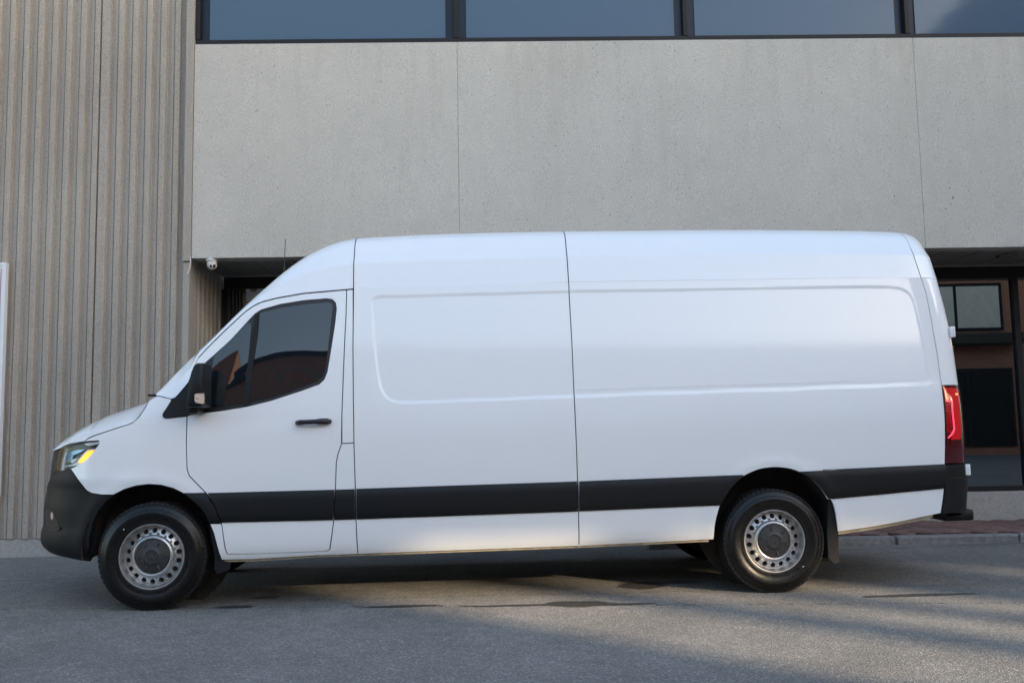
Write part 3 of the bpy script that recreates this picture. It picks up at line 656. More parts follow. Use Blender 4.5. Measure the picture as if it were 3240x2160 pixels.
# --- black rubbing strips
st_top = lambda *p: uv(p)
_st = uv(Z1((1070, 840), (1190, 837))+Z3((330, 693), (2160, 632))+ZQ((0, 752), (873, 711))); _sb = uv(Z1((1209, 1010), (1275, 1006))+Z3((330, 945), (2170, 880))+Z4((1612, 232),)+ZQ((85, 957), (868, 882)))
def Sstrip(u, z):
    u = np.atleast_1d(u).astype(float); z = np.atleast_1d(z).astype(float)
    zt_ = np.interp(u, [p[0] for p in _st], [p[1] for p in _st]); zb_ = np.interp(u, [p[0] for p in _sb], [p[1] for p in _sb])
    v_ = np.clip((z-zb_)/np.maximum(zt_-zb_, .05), 0., 1.); b_ = .016*(1-np.abs(2*v_-1)**3.5)
    P = S(u, z); P[..., 1] -= b_; return P
def Nstrip(u, z, e=.003):
    u = np.atleast_1d(u).astype(float); z = np.atleast_1d(z).astype(float)
    n = np.cross(Sstrip(u+e, z)-Sstrip(u-e, z), Sstrip(u, z+e)-Sstrip(u, z-e)); return n/np.maximum(np.linalg.norm(n, axis=-1, keepdims=True), 1e-12)
def strip(name, pts, st=.02): return panel(name, pts, M['plastic'], van, st, .002, .006, .02, Sstrip, Nstrip)
strip('rub_strip', uv(Z1((1062, 841), (1190, 837), (1240, 910), (1274, 1003), (1209, 1010), (1190, 960), (1165, 925), (1120, 882))))
strip('rub_strip', uv(Z1((1196, 837),)+Z3((156, 701), (152, 820), (142, 952), (0, 957))+Z1((1279, 1009), (1262, 950), (1243, 905))))
strip('rub_strip', uv(Z3((163, 701), (322, 696), (328, 945), (150, 951), (158, 820))))
strip('rub_strip', uv(Z3((333, 694), (1200, 664), (2158, 633), (2163, 760), (2165, 880), (1200, 915), (336, 945), (334, 820))))
ral = [p for p in curve(ra, .03)]
zt_s = uv(ZR((470, 286)))[0]; zb_s = uv(ZR((228, 560)))[0]
strip('rub_strip', uv(Z3((2175, 632),)+Z4((1000, 34), (1400, 18), (1780, 3)))+[p for p in ral if p[0] < zt_s[0] and zb_s[1] < p[1] < zt_s[1]][::-1]+uv(Z4((1612, 232), (1000, 257), (558, 275))+Z3((2174, 880), (2172, 760))))
zt_e, zb_e = uv(ZR((930, 260)))[0], uv(ZR((1185, 507)))[0]
strip('rub_strip', uv(ZR((930, 260), (1300, 245))+ZQ((0, 752), (430, 731), (873, 711), (873, 800), (868, 882), (400, 928), (85, 957), (45, 955)))+[p for p in ral if p[0] > zt_e[0] and zb_e[1] < p[1] < zt_e[1]][::-1])
# --- sill flange, dirty wax along the lower edge
def flange(name, pts, mat, dz, yo):
    P = S(np.array([p[0] for p in pts]), np.array([p[1] for p in pts])); V = []; Fc = []
    for p in P: V += [(p[0], p[1]+yo, p[2]+.01), (p[0], p[1]+yo, p[2]-dz), (p[0], p[1]+yo+.04, p[2]-dz), (p[0], p[1]+yo+.04, p[2]+.01)]
    for i in range(len(P)-1):
        a, b = 4*i, 4*i+4
        for k in range(4): Fc.append((a+k, a+(k+1) % 4, b+(k+1) % 4, b+k))
    return mesh_obj(name, V, Fc, mat, van)
flange('sill_flange', curve(uv(Z1((1290, 1224), (1460, 1221))+Z3((0, 1246), (347, 1234), (1200, 1203), (2172, 1167))+Z4((1000, 518), (1530, 493))), .1), M['wax'], .014, .02)
flange('sill_flange', curve([(u, z) for u, z in botQ[:-1]]+uv(ZQ((800, 1068))), .1), M['wax'], .022, .025)
# --- door handle
hz = uv(Z2((965, 1245)))[0]
hp = S(*hz)[0]; bm = bmesh.new()
panel('handle_recess', uv(Z2((855, 1248), (870, 1222), (905, 1207), (960, 1201), (1000, 1204), (1010, 1235), (1000, 1268), (960, 1278), (900, 1276), (865, 1268))), M['paint'], door, .02, 0, .002, .004)
hpts = [uv(Z2(q))[0] for q in ((862, 1250), (885, 1250), (920, 1248), (985, 1245), (1005, 1244), (1050, 1242), (1072, 1241))]; hr = [.015, .019, .0155, .0165, .021, .022, .015]; ho = [.014, .034, .042, .042, .036, .024, .008]
tube(bm, [S(*q)[0]+Snorm(*q)[0]*o_ for q, o_ in zip(hpts, ho)], hr, 10); bm_obj('handle', bm, M['plastic2'], door, True)
q = uv(Z2((1030, 1242)))[0]; bm = bmesh.new(); lathe(bm, [(.0075, -.004), (.0065, -.007), (.002, -.007)], 14, True); o = bm_obj('lock', bm, M['chrome'], door); o.location = S(*q)[0]+Snorm(*q)[0]*.040
# --- door mirror
mp = [at_y(*q, -.20) for q in Z6((300, 215), (335, 200), (440, 200), (470, 228), (466, 600), (466, 870), (470, 1120), (440, 1195), (130, 1205), (92, 1175), (105, 1000), (122, 850), (150, 600), (200, 400), (260, 262))]
mcx = np.mean([p[0] for p in mp]); mcz = np.mean([p[2] for p in mp]); bm = bmesh.new(); rings = []
for Y, sc in ((-.235, .80), (-.228, .92), (-.205, .99), (-.17, 1.0), (-.04, 1.0), (-.015, .97), (-.005, .85)):
    rings.append([bm.verts.new((mcx+(p[0]-mcx)*sc+.006*(Y+.2), Y, mcz+(p[2]-mcz)*(1-(1-sc)*.5))) for p in mp])
for A, B in zip(rings, rings[1:]):
    for k in range(len(A)): bm.faces.new((A[k], A[(k+1) % len(A)], B[(k+1) % len(A)], B[k]))
bm.faces.new(rings[0][::-1]); bm.faces.new(rings[-1]); bmesh.ops.recalc_face_normals(bm, faces=bm.faces)
mirror = bm_obj('door_mirror', bm, M['plastic'], van, True); mirror['label'] = 'black door mirror housing with small indicator'
bm = bmesh.new(); mb = at_y(*Z6((250, 1230))[0], -.06); box(bm, (mb[0]+.01, -.05, mb[2]-.01), (.075, .20, .05), bevel=.015); bm_obj('mirror_arm', bm, M['plastic'], mirror)
ip = [at_y(*q, -.238) for q in Z6((258, 905), (300, 890), (452, 882), (462, 1000), (460, 1105), (425, 1122), (285, 1092), (252, 1050))]; n = len(ip)
mesh_obj('mirror_indicator', [(p[0], -.240, p[2]) for p in ip]+[(p[0], -.215, p[2]) for p in ip], [tuple(range(n))]+[(i, n+i, n+(i+1) % n, (i+1) % n) for i in range(n)], M['amber_dim'], mirror)
q = at_y(*Z6((318, 1012))[0], -.24); bm = bmesh.new(); lathe(bm, [(.0105, 0), (.009, -.004), (.005, -.003), (.004, .002)], 14, True); o = bm_obj('indicator_bulb', bm, M['chrome'], mirror); o.location = (q[0], -.241, q[2])
gx = max(p[0] for p in mp)-.010; zlo, zhi = min(p[2] for p in mp)+.03, max(p[2] for p in mp)-.02
bm = bmesh.new(); box(bm, (gx, -.115, (zlo+zhi)/2), (.008, .19, zhi-zlo), bevel=.003); bm_obj('mirror_glass', bm, M['vglass'], mirror)
# --- aerial on the far side of the cab roof
a0, a1 = at_y(899, 866, 1.6), at_y(903, 756, 1.6); bm = bmesh.new(); tube(bm, [a0-np.array([0, 0, .12]), a0, a1], [.008, .0045, .003], 8); bm_obj('aerial', bm, M['plastic2'], van)
# --- dark body core behind the seams, floor and far side
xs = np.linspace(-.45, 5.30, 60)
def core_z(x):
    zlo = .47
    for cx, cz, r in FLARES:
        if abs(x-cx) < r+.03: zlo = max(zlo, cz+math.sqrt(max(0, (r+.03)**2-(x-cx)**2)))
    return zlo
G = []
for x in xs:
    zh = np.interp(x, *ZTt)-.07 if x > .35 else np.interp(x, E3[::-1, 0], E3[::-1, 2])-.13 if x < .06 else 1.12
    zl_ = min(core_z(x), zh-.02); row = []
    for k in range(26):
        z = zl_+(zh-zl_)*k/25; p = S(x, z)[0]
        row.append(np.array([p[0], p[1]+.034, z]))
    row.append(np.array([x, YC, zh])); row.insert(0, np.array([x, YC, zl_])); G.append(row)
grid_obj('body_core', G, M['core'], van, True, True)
G = [[np.array([p[0], 2*YC-p[1], p[2]]) for p in S(np.full(40, x), np.linspace(.42 if core_z(x) < .5 else core_z(x), np.interp(x, *ZD) if x > .4 else 1.25, 40))] for x in np.linspace(.3, 5.5, 90)]
grid_obj('far_side_panel', G, M['paint'], van, False, False)
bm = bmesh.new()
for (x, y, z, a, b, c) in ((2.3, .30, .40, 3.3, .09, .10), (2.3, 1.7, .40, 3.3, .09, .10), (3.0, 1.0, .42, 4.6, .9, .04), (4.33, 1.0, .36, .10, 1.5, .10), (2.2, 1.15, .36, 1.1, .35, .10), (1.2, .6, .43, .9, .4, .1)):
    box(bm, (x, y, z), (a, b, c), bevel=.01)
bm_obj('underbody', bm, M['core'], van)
# --- wheel-arch liners
for (cx, cz, r) in FLARES:
    G = []
    for a in np.linspace(-8, 188, 40):
        c, s_ = math.cos(math.radians(a)), math.sin(math.radians(a)); R_ = r-.018
        G.append([np.array([cx+R_*c, y, cz+R_*s_]) for y in (.045, .10, .20, .32, .42)])
    grid_obj('wheel_arch_liner', G, M['liner'], van, False, True)
    bm = bmesh.new(); bmesh.ops.create_circle(bm, cap_ends=True, radius=r, segments=40, matrix=Matrix.Translation((cx, .43, cz)) @ Matrix.Rotation(math.radians(90), 4, 'X')); bm_obj('wheel_arch_liner', bm, M['liner'], van)
# --- mud flaps
for pxs in (ZR((1190, 516), (1225, 520), (1250, 570), (1270, 650), (1283, 850), (1284, 1078), (1250, 1086), (1192, 1040), (1180, 800)), Z1((1207, 1020), (1232, 1066), (1252, 1140), (1278, 1228), (1335, 1262), (1325, 1305), (1252, 1330), (1238, 1302), (1240, 1200), (1222, 1100))):
    P = [at_y(x, y, .05) for x, y in pxs]; n = len(P)
    fr_ = P[0][0] < 2; V = [(p[0], .05 if fr_ else .03, p[2]+(.03 if fr_ and p[2] < .3 else 0)) for p in P]+[(p[0]-.05, .16 if fr_ else .27, p[2]+(.03 if fr_ and p[2] < .3 else 0)) for p in P]
    Fc = [tuple(range(n)), tuple(range(2*n-1, n-1, -1))]+[(i, n+i, n+(i+1) % n, (i+1) % n) for i in range(n)]
    o = mesh_obj('mud_flap', V, Fc, M['plastic'], van); b_ = bmesh.new(); b_.from_mesh(o.data); bmesh.ops.recalc_face_normals(b_, faces=b_.faces); b_.to_mesh(o.data); b_.free()
# --- wheels
WR, WW = .366, .225
def wheel_meshes():
    bm = bmesh.new()      # tyre: side walls and grooved crown
    prof = [(.212, .030), (.222, .012), (.232, .006), (.240, .010), (.262, .000), (.290, -.006), (.312, -.004), (.314, .001), (.330, .004), (.346, .014), (.356, .024), (.360, .050), (.361, WW/2)]
    prof = prof+[(r, WW-y) for r, y in prof[::-1][1:]]
    lathe(bm, prof, 96); ty = bpy.data.meshes.new('tyre'); bm.normal_update(); bm.to_mesh(ty); bm.free(); ty.materials.append(M['tyre']); ty.shade_smooth()
    bm = bmesh.new(); nb = 62  # tread blocks
    for k in range(nb):
        a = 2*math.pi*k/nb
        for j, (y0, y1) in enumerate(((.016, .052), (.060, .096), (.104, .122), (.130, .166), (.174, .209))):
            aa = a+(j % 2)*math.pi/nb; da = 2*math.pi/nb*.455; vs_ = []
            for rr, e in ((.350, 1.), (WR, .92)):
                y00 = y0+(.010 if (j == 0 and rr > .36) else 0); y11 = y1-(.010 if (j == 4 and rr > .36) else 0)
                for (s_, yy) in ((-1, y00), (1, y00), (1, y11), (-1, y11)):
                    an = aa+s_*da*e+(yy-.11)*.35; vs_.append(bm.verts.new((rr*math.cos(an), yy, rr*math.sin(an))))
            for f in ((4, 5, 6, 7), (0, 4, 7, 3), (1, 2, 6, 5), (0, 1, 5, 4), (3, 7, 6, 2)): bm.faces.new([vs_[i] for i in f])
    bmesh.ops.recalc_face_normals(bm, faces=bm.faces); tr = bpy.data.meshes.new('tread'); bm.to_mesh(tr); bm.free(); tr.materials.append(M['tread'])
    bm = bmesh.new()      # steel rim: flange, barrel, disc with eighteen round holes
    lathe(bm, [(.213, .034), (.220, .022), (.2225, .012), (.219, .007), (.213, .008), (.209, .018), (.207, .030), (.202, .040), (.199, .062), (.195, .066)], 72)
    nh = 18; ri, ro, rh, rm = .146, .195, .0175, .172; yb = .066
    for k in range(nh):
        a0 = 2*math.pi*k/nh; da = math.pi/nh; outer = []
        for j in range(6): outer.append((ro, a0-da+2*da*j/5))
        for j in range(1, 3): outer.append((ro+(ri-ro)*j/3, a0+da))
        for j in range(6): outer.append((ri, a0+da-2*da*j/5))
        for j in range(1, 3): outer.append((ri+(ro-ri)*j/3, a0-da))
        O = [bm.verts.new((r*math.cos(a), yb-.022*(1-(r-ri)/(ro-ri)), r*math.sin(a))) for r, a in outer]; n = len(O)
        cx, cz = rm*math.cos(a0), rm*math.sin(a0); Hh = []; Hb = []
        for (r, a) in outer:
            dx, dz = r*math.cos(a)-cx, r*math.sin(a)-cz; L = math.hypot(dx, dz); rr = math.hypot(cx+dx/L*rh, cz+dz/L*rh)
            Hh.append(bm.verts.new((cx+dx/L*rh, yb-.022*(1-(rr-ri)/(ro-ri)), cz+dz/L*rh))); Hb.append(bm.verts.new((cx+dx/L*rh*.96, yb+.010, cz+dz/L*rh*.96)))
        for j in range(n):
            i2 = (j+1) % n; bm.faces.new((O[j], O[i2], Hh[i2], Hh[j])); bm.faces.new((Hh[j], Hh[i2], Hb[i2], Hb[j]))
    lathe(bm, [(.146, .044), (.141, .030), (.135, .022), (.128, .019), (.121, .021), (.116, .028), (.112, .036)], 72)
    bmesh.ops.remove_doubles(bm, verts=bm.verts, dist=.0004); bmesh.ops.recalc_face_normals(bm, faces=bm.faces)
    rm_ = bpy.data.meshes.new('wheel'); bm.to_mesh(rm_); bm.free(); rm_.materials.append(M['rim']); rm_.shade_smooth(); rm_.set_sharp_from_angle(angle=math.radians(38))
    bm = bmesh.new(); lathe(bm, [(.235, .082), (.06, .082)], 40); lathe(bm, [(.214, .034), (.205, .10), (.20, WW-.03)], 48); bmesh.ops.recalc_face_normals(bm, faces=bm.faces)
    dk = bpy.data.meshes.new('brake_drum'); bm.to_mesh(dk); bm.free(); dk.materials.append(M['hole'])
    bm = bmesh.new()      # centre cap with six slots and the round emblem
    lathe(bm, [(.1165, .040), (.114, .027), (.108, .021), (.070, .013), (.053, .008), (.048, .004), (.043, .004), (.040, .008), (.002, .008)], 56)
    for k in range(6):
        a = math.radians(60*k+14); Mx = Matrix.Rotation(-a, 4, 'Y') @ Matrix.Translation((.088, .0135, 0)); box(bm, (0, 0, 0), (.030, .006, .013), Mx, .002)
    nf = len(bm.faces)
    for k in range(3):
        a = math.radians(90+120*k)
        vs_ = [bm.verts.new((r*math.cos(a+d), y, r*math.sin(a+d))) for r, d, y in ((.036, 0, .0055), (.0085, .9, .0065), (.0, 0, .003), (.0085, -.9, .0065))]
        bm.faces.new((vs_[0], vs_[1], vs_[2])); bm.faces.new((vs_[0], vs_[2], vs_[3]))
    bmesh.ops.recalc_face_normals(bm, faces=bm.faces); cp = bpy.data.meshes.new('hub_cap'); bm.faces.ensure_lookup_table()
    for i in range(nf, len(bm.faces)): bm.faces[i].material_index = 1
    bm.to_mesh(cp); bm.free(); cp.materials.append(M['cap']); cp.materials.append(M['cap_hi']); cp.shade_smooth(); cp.set_sharp_from_angle(angle=math.radians(30))
    return ty, tr, rm_, dk, cp
ty, tr, rm_, dk, cp = wheel_meshes()
pf = at_y(479.8, 1756.9, .035); pr_ = at_y(2451.2, 1714.3, .035)
for (x, far, rot) in ((pf[0], False, .2), (pr_[0], False, .55), (pf[0], True, 0.), (pr_[0], True, .3)):
    wh = link(bpy.data.objects.new('wheel', rm_), van); wh.location = (x, .025 if not far else 2*YC-.025, WR-.004); wh.rotation_euler = (0, rot, math.pi if far else 0)
    for nm, me in (('tyre', ty), ('tread', tr), ('brake_drum', dk), ('hub_cap', cp)): link(bpy.data.objects.new(nm, me), wh)
    if not far:
        bm = bmesh.new(); lathe(bm, [(.0045, 0), (.003, -.004), (.001, -.004)], 8, True); o = bm_obj('valve', bm, M['chrome'], wh); o.location = (.170*math.cos(4.2), .010, .170*math.sin(4.2))
        bm = bmesh.new(); lathe(bm, [(.0045, 0), (.003, -.002), (.001, -.002)], 8, True); o = bm_obj('paint_dot', bm, M['signwhite'], wh); an = (2.35 if x < 2 else -.75)+rot; o.location = (.265*math.cos(an), -.002, .265*math.sin(an))
# ================================================================== BUILDING
TH = -.0375; BT = np.array([math.cos(TH), math.sin(TH), 0.]); BN = np.array([-math.sin(TH), math.cos(TH), 0.]); W0 = np.array([0., 3.045, 0.])
def wl(x, y, d=0.):
    v = pray(x, y); P = CAM+v*(((W0-CAM)@BN+d)/(v@BN)); return float((P-W0)@BT), float(P[2])
bld = empty('commercial_building', tuple(W0)); bld.rotation_euler = (0, 0, TH)
tag(bld, 'office building of ribbed and pebbled concrete panels behind the van', 'building')
a_corner = wl(617, 300)[0]; z_win = wl(1700, 131)[1]; z_sof = wl(1700, 801)[1]-.004; a_m = wl(1448, 300)[0]; a_r = wl(2905, 400)[0]
DG = 1.12                      # depth of the entrance recess
def ribbed(name, a0, a1, z0, z1, d0=0.05, along=True, phase=0.):
    """precast panel with vertical ribs; profile runs along a (or along d for the return)"""
    prof = [(0., .0), (.048, .0), (.053, .004), (.058, .036), (.064, .040), (.078, .034), (.104, .022), (.132, .014), (.135, .022), (.139, .022), (.142, .010), (.146, .002)]
    L = a1-a0; pts = [(0., .0)]; k = 0
    while True:
        done = False
        for s, d in prof:
            q = k*.149+s+phase
            if q >= L: done = True; break
            if q > 0: pts.append((q, d+.001*math.sin(k*1.7)))
        if done: break
        k += 1
    pts.append((L, .0)); V = []; Fc = []
    for q, d in pts:
        for z in (z0, z1): V.append((a0+q, d0+d, z) if along else (d0-d, a0+q, z))
    n = len(pts)
    for i in range(n-1): Fc.append((2*i, 2*i+2, 2*i+3, 2*i+1))
    # back and bottom of the panel
    b = len(V); dd = d0+.16 if along else d0-.16
    for q in (0., L):
        for z in (z0, z1): V.append((a0+q, dd, z) if along else (dd, a0+q, z))
    Fc += [(b, b+1, b+3, b+2), (0, 1, b+1, b), (2*n-2, b+2, b+3, 2*n-1), tuple(range(0, 2*n, 2))+(b+2, b)]
    o = mesh_obj(name, V, Fc, M['ribbed'], bld); bb = bmesh.new(); bb.from_mesh(o.data); bmesh.ops.recalc_face_normals(bb, faces=bb.faces); bb.to_mesh(o.data); bb.free(); return o
a_j = wl(305, 500)[0]; z_f = wl(60, 1706)[1]
ribbed('ribbed_panel', -9., a_j-.006, z_f, 8.2); ribbed('ribbed_panel', a_j+.006, a_corner-.10, z_f, 8.2, .044, True, .03)
ribbed('return_panel', .20, DG+.1, z_f, z_sof+.4, a_corner-.03, False)
def bbox(name, a0, a1, d0, d1, z0, z1, mat, bev=0., parent=None):
    bm = bmesh.new(); box(bm, ((a0+a1)/2, (d0+d1)/2, (z0+z1)/2), (a1-a0, d1-d0, z1-z0), None, bev); return bm_obj(name, bm, mat, parent or bld)
bbox('corner_post', a_corner-.10, a_corner-.014, -.012, .20, z_sof-.03, 8.2, M['ribbed'], .006)
bbox('corner_post', a_corner-.10, a_corner-.032, .012, .198, z_f, z_sof-.032, M['ribbed'], .006)
bbox('foundation', -9., a_corner-.02, .07, .4, -.2, z_f-.004, M['concrete'], .01)
bbox('foundation', a_corner-.24, a_corner-.02, .41, DG+.1, -.2, z_f-.004, M['concrete'], .01)
# pebbled panels with open joints
for x0, x1 in ((a_corner-.010, a_m-.0035), (a_m+.0035, a_r-.0035), (a_r+.0035, a_r+4.9), (a_r+4.91, a_r+9.8)):
    bbox('pebbled_panel', x0, x1, 0., .20, z_sof, z_win, M['stucco'], .004)
[bbox('joint_sealant', a_-.0034, a_+.0034, .003, .05, z_sof+.003, z_win-.003, M['concrete']) for a_ in (a_m, a_r)]
bbox('panel_backing', a_corner, a_r+9.8, .06, .195, z_sof+.01, z_win-.01, M['concrete'])
for x0, x1 in ((a_corner-.010, a_m-.0035), (a_m+.0035, a_r-.0035), (a_r+.0035, a_r+4.9), (a_r+4.91, a_r+9.8)):
    bbox('pebbled_panel', x0, x1, 0., .20, z_win+1.75, 8.2, M['stucco'], .004)
# ribbon windows: sill rail, mullions, panes with a dark margin
mull = [a_corner+.012, wl(1441, 60)[0], wl(2169, 60)[0], wl(2872, 60)[0]]; mull += [mull[-1]+2.42*k for k in range(1, 4)]
bbox('sill_rail', a_corner, mull[-1], .02, .12, z_win+.004, z_win+.055, M['frame'], .004)
for i, m_ in enumerate(mull): bbox('mullion', m_-.024, m_+.024, .015, .12, z_win+.057, z_win+1.74, M['frame'], .003)
for i in range(len(mull)-1):
    x0, x1 = mull[i]+.026, mull[i+1]-.026; g = wl(0, 0)[0]
    pane = bbox('window_margin', x0, x1, .085, .100, z_win+.057, z_win+1.74, M['frame_blue'])
    bbox('window_pane', x0+.085, x1-.085, .072, .084, z_win+.075, z_win+1.70, M['wglass'], 0., pane)
# soffit boards and trims
sx = np.arange(a_corner-.03, 15.5, .20)
for i, a in enumerate(sx):
    bbox('soffit_board', a+.004, a+.196, .205, DG-.03, z_sof+.010+.003*(i % 2), z_sof+.03, M['soffit'], .003)
bbox('soffit_edge', a_corner, 15.5, .201, .204, z_sof+.002, z_sof+.06, M['soffit'])
bbox('soffit_backing', a_corner-.03, 15.5, .2, DG+.02, z_sof+.035, z_sof+.055, M['core'])
z_g = wl(2949, 836.6, DG)[1]; z_gl = wl(700, 867, DG)[1]; z_in = z_sof-.004
bbox('soffit_trim', a_corner-.03, 15.5, DG-.028, DG-.006, z_sof-.012, z_sof+.008, M['soffit_trim'])
bm = bmesh.new(); lathe(bm, [(.115, 0), (.11, .004), (.085, .006), (.08, .05), (.002, .05)], 32); o = bm_obj('downlight', bm, M['frame'], bld); q = at_z(3185, 810, z_sof+.002); dl = q-W0; o.location = (float(dl@BT), float(dl@BN), z_sof+.006); o.rotation_euler = (math.radians(90), 0, 0)
bm = bmesh.new(); lathe(bm, [(.115, 0), (.11, .004), (.085, .006), (.08, .05), (.002, .05)], 32); o = bm_obj('downlight', bm, M['frame'], bld); q = at_z(929, 834, z_sof+.002); dl = q-W0; o.location = (float(dl@BT), float(dl@BN), z_sof+.006); o.rotation_euler = (math.radians(90), 0, 0)
# entrance glazing on its plinth
z_hd = wl(3100, 880, DG)[1]; z_pl = wl(3150, 1553, DG)[1]
bbox('plinth', 4.6, 15.5, DG-.05, DG+.15, -.1, z_pl, M['concrete'], .008)
bbox('header', a_corner, 15.5, DG, DG+.10, z_hd, z_sof-.014, M['frame'], .004)
bbox('bottom_rail', 4.6, 15.5, DG-.01, DG+.08, z_pl+.002, z_pl+.06, M['frame'], .004)
ms = [wl(2998-1850, 1000, DG)[0], wl(2998-900, 1000, DG)[0], 4.62, wl(3216, 1000, DG)[0]]; ms += [ms[-1]+1.9*k for k in (1, 2, 3, 4)]
ms = [a_corner+.02]+ms
for m_ in ms: bbox('entrance_mullion', m_-.035, m_+.035, DG-.02, DG+.08, (z_pl+.062 if m_ > 4.6 else .12), z_hd-.002, M['frame'], .004)
for i in range(len(ms)-1): bbox('entrance_pane', ms[i]+.037, ms[i+1]-.037, DG+.02, DG+.032, (z_pl+.062 if ms[i] > 4.5 else .12), z_hd-.002, M['eglass'])
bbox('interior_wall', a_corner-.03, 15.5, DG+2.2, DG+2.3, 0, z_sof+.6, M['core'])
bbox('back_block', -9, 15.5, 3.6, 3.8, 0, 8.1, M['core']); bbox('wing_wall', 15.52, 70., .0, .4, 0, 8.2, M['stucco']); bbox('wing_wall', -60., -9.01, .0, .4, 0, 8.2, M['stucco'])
# notice taped inside the left entrance glass
q0, q1 = wl(777, 912, DG+.015), wl(860, 953, DG+.015)
npx = [(778, 912), (789, 913), (792, 921), (803, 927), (811, 922), (814, 913), (860, 911), (860, 953), (780, 953)]
V = [wl(x, y, DG+.010) for x, y in npx]; n = len(V)
pn = mesh_obj('paper_notice', [tuple(W0+BT*a+BN*(DG+.010)+np.array([0, 0, z])) for a, z in V]+[tuple(W0+BT*a+BN*(DG+.014)+np.array([0, 0, z])) for a, z in V], [tuple(range(n)), tuple(range(2*n-1, n-1, -1))]+[(i, n+i, n+(i+1) % n, (i+1) % n) for i in range(n)], M['paper'])
tag(pn, 'pale paper notice on the dark entrance glass above the van bonnet', 'notice')
# white sign case at the left edge
a0_, zt_ = wl(24, 832, .02); zb_ = wl(4, 1570, .02)[1]; o_ = W0
sg = empty('sign_board', tuple(W0+BT*(a0_-.6))); sg.rotation_euler = (0, 0, TH); tag(sg, 'white framed sign board at the far left on ribbed wall', 'sign')
for nm, mt, (x0, x1, d0, d1, z0, z1) in (('board', M['signwhite'], (-.6, .57, .0, .04, zb_+.03, zt_-.03)), ('frame', M['signwhite'], (.57, .60, -.012, .05, zb_, zt_)), ('frame', M['signwhite'], (-.6, .569, -.012, .05, zt_-.03, zt_)), ('frame', M['signwhite'], (-.6, .569, -.012, .05, zb_, zb_+.03)), ('border_line', M['signred'], (.545, .552, -.003, .001, zb_+.06, zt_-.06))):
    bm = bmesh.new(); box(bm, ((x0+x1)/2, (d0+d1)/2, (z0+z1)/2), (x1-x0, d1-d0, z1-z0), None, .003); bm_obj(nm, bm, mt, sg)
# security camera under the soffit, with its cable
cq = at_z(670, 820, z_sof); cc = empty('security_camera', (cq[0], cq[1], z_sof+.006)); tag(cc, 'white dome security camera hanging under the dark soffit', 'camera')
bm = bmesh.new(); lathe(bm, [(.001, 0), (.062, 0), (.062, .030), (.056, .036), (.05, .04)], 28); o = bm_obj('base', bm, M['cctv'], cc, True); o.rotation_euler = (math.radians(-90), 0, 0)
bm = bmesh.new(); bmesh.ops.create_uvsphere(bm, u_segments=24, v_segments=14, radius=.052); o = bm_obj('eyeball', bm, M['cctv'], cc, True); o.location = (.006, -.008, -.062); o.scale = (1, 1, 1.12)
eye = o
for dx in (-.016, .018):
    bm = bmesh.new(); bmesh.ops.create_uvsphere(bm, u_segments=12, v_segments=8, radius=.014); o = bm_obj('lens', bm, M['gloss_black'], eye, True); o.location = (dx+.016, -.040, -.020)
bm = bmesh.new(); ks = [at_z(x, 812+0*y, z_sof) for x, y in ((602, 812),)][0]
tube(bm, [tuple(at_y(x, y, ks[1]+.02)) for x, y in ((602, 813), (603, 830), (601, 846), (596, 860), (593, 866))], .007, 6); tag(bm_obj('loose_cable', bm, M['cctv']), 'short white cable dangling from the soffit corner beside camera', 'cable')

# ================================================================== PAVEMENT
pav = empty('pavement'); tag(pav, kind='structure'); pav.location = tuple(W0); pav.rotation_euler = (0, 0, TH)
kd = -.36                                   # kerb line in front of the building plane
def kz(a): return .075
bm = bmesh.new(); box(bm, (9.5, (kd+.14+DG)/2, .02), (10.4, DG-kd-.14-.06, .085)); bm_obj('bedding', bm, M['sand'], pav)
for k in range(9):
    a = 3.95+k*1.22; bm = bmesh.new(); box(bm, (a+.61, kd+.07, .028), (1.212, .14, .105), None, .018)
    for v in bm.verts: v.co.y += random.uniform(-.008, .008); v.co.z += random.uniform(-.006, .003)
    bm_obj('kerb_stone', bm, M['kerb'], pav)
bm = bmesh.new(); box(bm, (0, 0, 0), (.192, .092, .05), None, .006); pv = bpy.data.meshes.new('paver'); bm.to_mesh(pv); bm.free(); pv.materials.append(M['paver'])
far_pv = bmesh.new(); cnt = 0; c45 = math.sqrt(.5)
for i in range(-60, 120):
    for j in range(-60, 120):
        # 90-degree herringbone turned by 45 degrees
        for hv in (0, 1):
            k = (i-j) % 4
            if (hv == 0 and k != 0) or (hv == 1 and k != 3): continue
            px, py = i*.1, j*.1
            cx, cy = (px+.1, py+.05) if hv == 0 else (px+.05, py+.1)
            a = 6.+(cx-cy)*c45*1.; d = (cx+cy)*c45-.1
            if not (kd+.21 < d < DG-.13 and 4.4 < a < 14.4): continue
            if a < 9.6 and cnt < 300:
                o = link(bpy.data.objects.new('paver', pv), pav); o.location = (a, d, .062+random.uniform(-.003, .003)); o.rotation_euler = (random.uniform(-.01, .01), random.uniform(-.01, .01), math.radians(45 if hv == 0 else 135)); cnt += 1
            else: box(far_pv, (0, 0, 0), (.192, .092, .05), Matrix.Translation((a, d, .062)) @ Matrix.Rotation(math.radians(45 if hv == 0 else 135), 4, 'Z'))
o = bm_obj('pavers_beyond', far_pv, M['paver'], pav); o['kind'] = 'stuff'

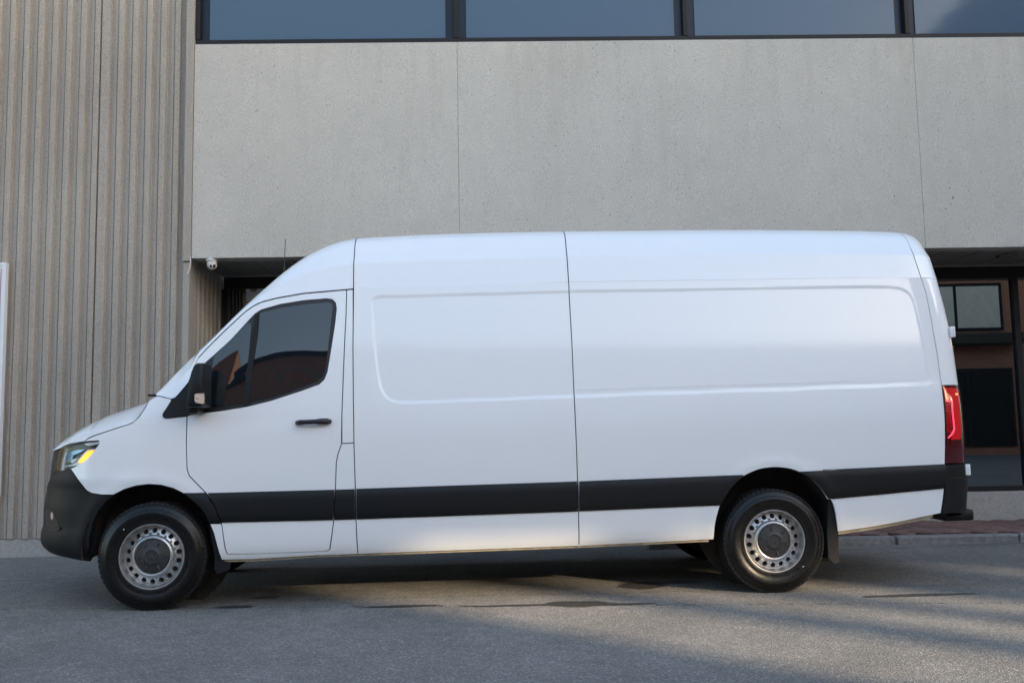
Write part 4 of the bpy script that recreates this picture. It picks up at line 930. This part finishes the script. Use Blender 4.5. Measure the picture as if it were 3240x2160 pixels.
# ================================================================== ACROSS THE STREET (brick front seen in reflections; added blocks and board shape the sun)
YO = -20.
ob = empty('brick_building', (0, YO, 0)); tag(ob, 'two storey red brick building across the street reflected in the glass', 'building')
def obox(name, x0, x1, y0, y1, z0, z1, mat, bev=0., par=None):
    bm = bmesh.new(); box(bm, ((x0+x1)/2, (y0+y1)/2-YO, (z0+z1)/2), (x1-x0, y1-y0, z1-z0), None, bev); return bm_obj(name, bm, mat, par or ob)
obox('facade', -30, 20.0, YO-6, YO, 0, 8.45, M['brick']); obox('tall_sun_block', 20.0, 21.75, YO-6, YO, 0, 17.5, M['brick']); obox('far_sun_block', 36.5, 40.2, -44, -40, 0, 27., M['brick'])  # tall and far blocks are added unseen to keep sun off van and wall
obox('low_block', 21.75, 42, YO-6, YO, 0, 6.55, M['brick'])  # roof height shaped so low sun passes under the added board
[obox('rooftop_unit', a_, b_, YO-5, YO-1.5, 8.45, c_, M['brick']) for a_, b_, c_ in ((-9., -6.5, 9.6), (-1.5, .6, 9.2), (8.2, 14.2, 8.95), (15.6, 18.5, 9.1))]; obox('sign_band', -30, 19., YO+.001, YO+.05, 6.75, 7.15, M['stone']); obox('end_sky_block', 36, 39, YO, 1., 0, 13., M['brick']); obox('stone_base', -30, 17., YO+.001, YO+.12, 0, 1.1, M['stone']); obox('coping', -30, 20., YO-.4, YO+.06, 8.45, 8.56, M['frame'])  # end block added unseen to hide bright low sky from the tail lamp
for k, (x0, x1, z0, z1) in enumerate([(17.2, 20.7, 4.6, 6.4), (17.6, 20.9, .3, 3.2), (22.6, 25., 4.4, 5.9), (22.6, 25.5, .3, 3.0), (11., 14., 4.3, 6.), (6., 9., 4.3, 6.), (1., 4., 4.3, 6.), (-5., -2., 4.3, 6.), (-11., -8., 4.3, 6.)]):
    f = obox('window_frame', x0, x1, YO+.002, YO+.06, z0, z1, M['frame'])
    m_ = (x0+x1)/2
    obox('window_glass', x0+.12, m_-.06, YO+.061, YO+.07, z0+.12, z1-.12, M['stone'] if z0 > 3 else M['gloss_black'], 0, f); obox('window_glass', m_+.06, x1-.12, YO+.061, YO+.07, z0+.12, z1-.12, M['stone'] if (z0 > 3) else M['gloss_black'], 0, f)  # upper panes pale: brightness reflected in the glass is put into the colour
obox('awning', 16.9, 21., YO+.05, YO+.9, 4.05, 4.45, M['awning'], .05)
bb_ = empty('added_sun_blocker', (26, YO-1, 6.3)); tag(bb_, 'rooftop billboard on posts added out of view to band the sunlight', 'blocker')  # unseen board and posts, added to shade the van and band the sun
def bbx(name, x0, x1, y0, y1, z0, z1): 
    bm = bmesh.new(); box(bm, ((x0+x1)/2-26, (y0+y1)/2-(YO-1), (z0+z1)/2-6.3), (x1-x0, y1-y0, z1-z0)); return bm_obj(name, bm, M['frame'], bb_)
bbx('board', 21.76, 42, YO-1.15, YO-.95, 8.30, 17.5)
for qv, wd in ((2.33, .34), (3.12, .26), (3.95, .5), (4.6, .6), (5.6, .8), (6.6, .8), (7.8, .9)):
    xx = qv/.7071-(YO-1.05); bbx('sun_band_post', xx-wd*.7, xx+wd*.7, YO-1.1, YO-1.0, 6.3, 8.30)
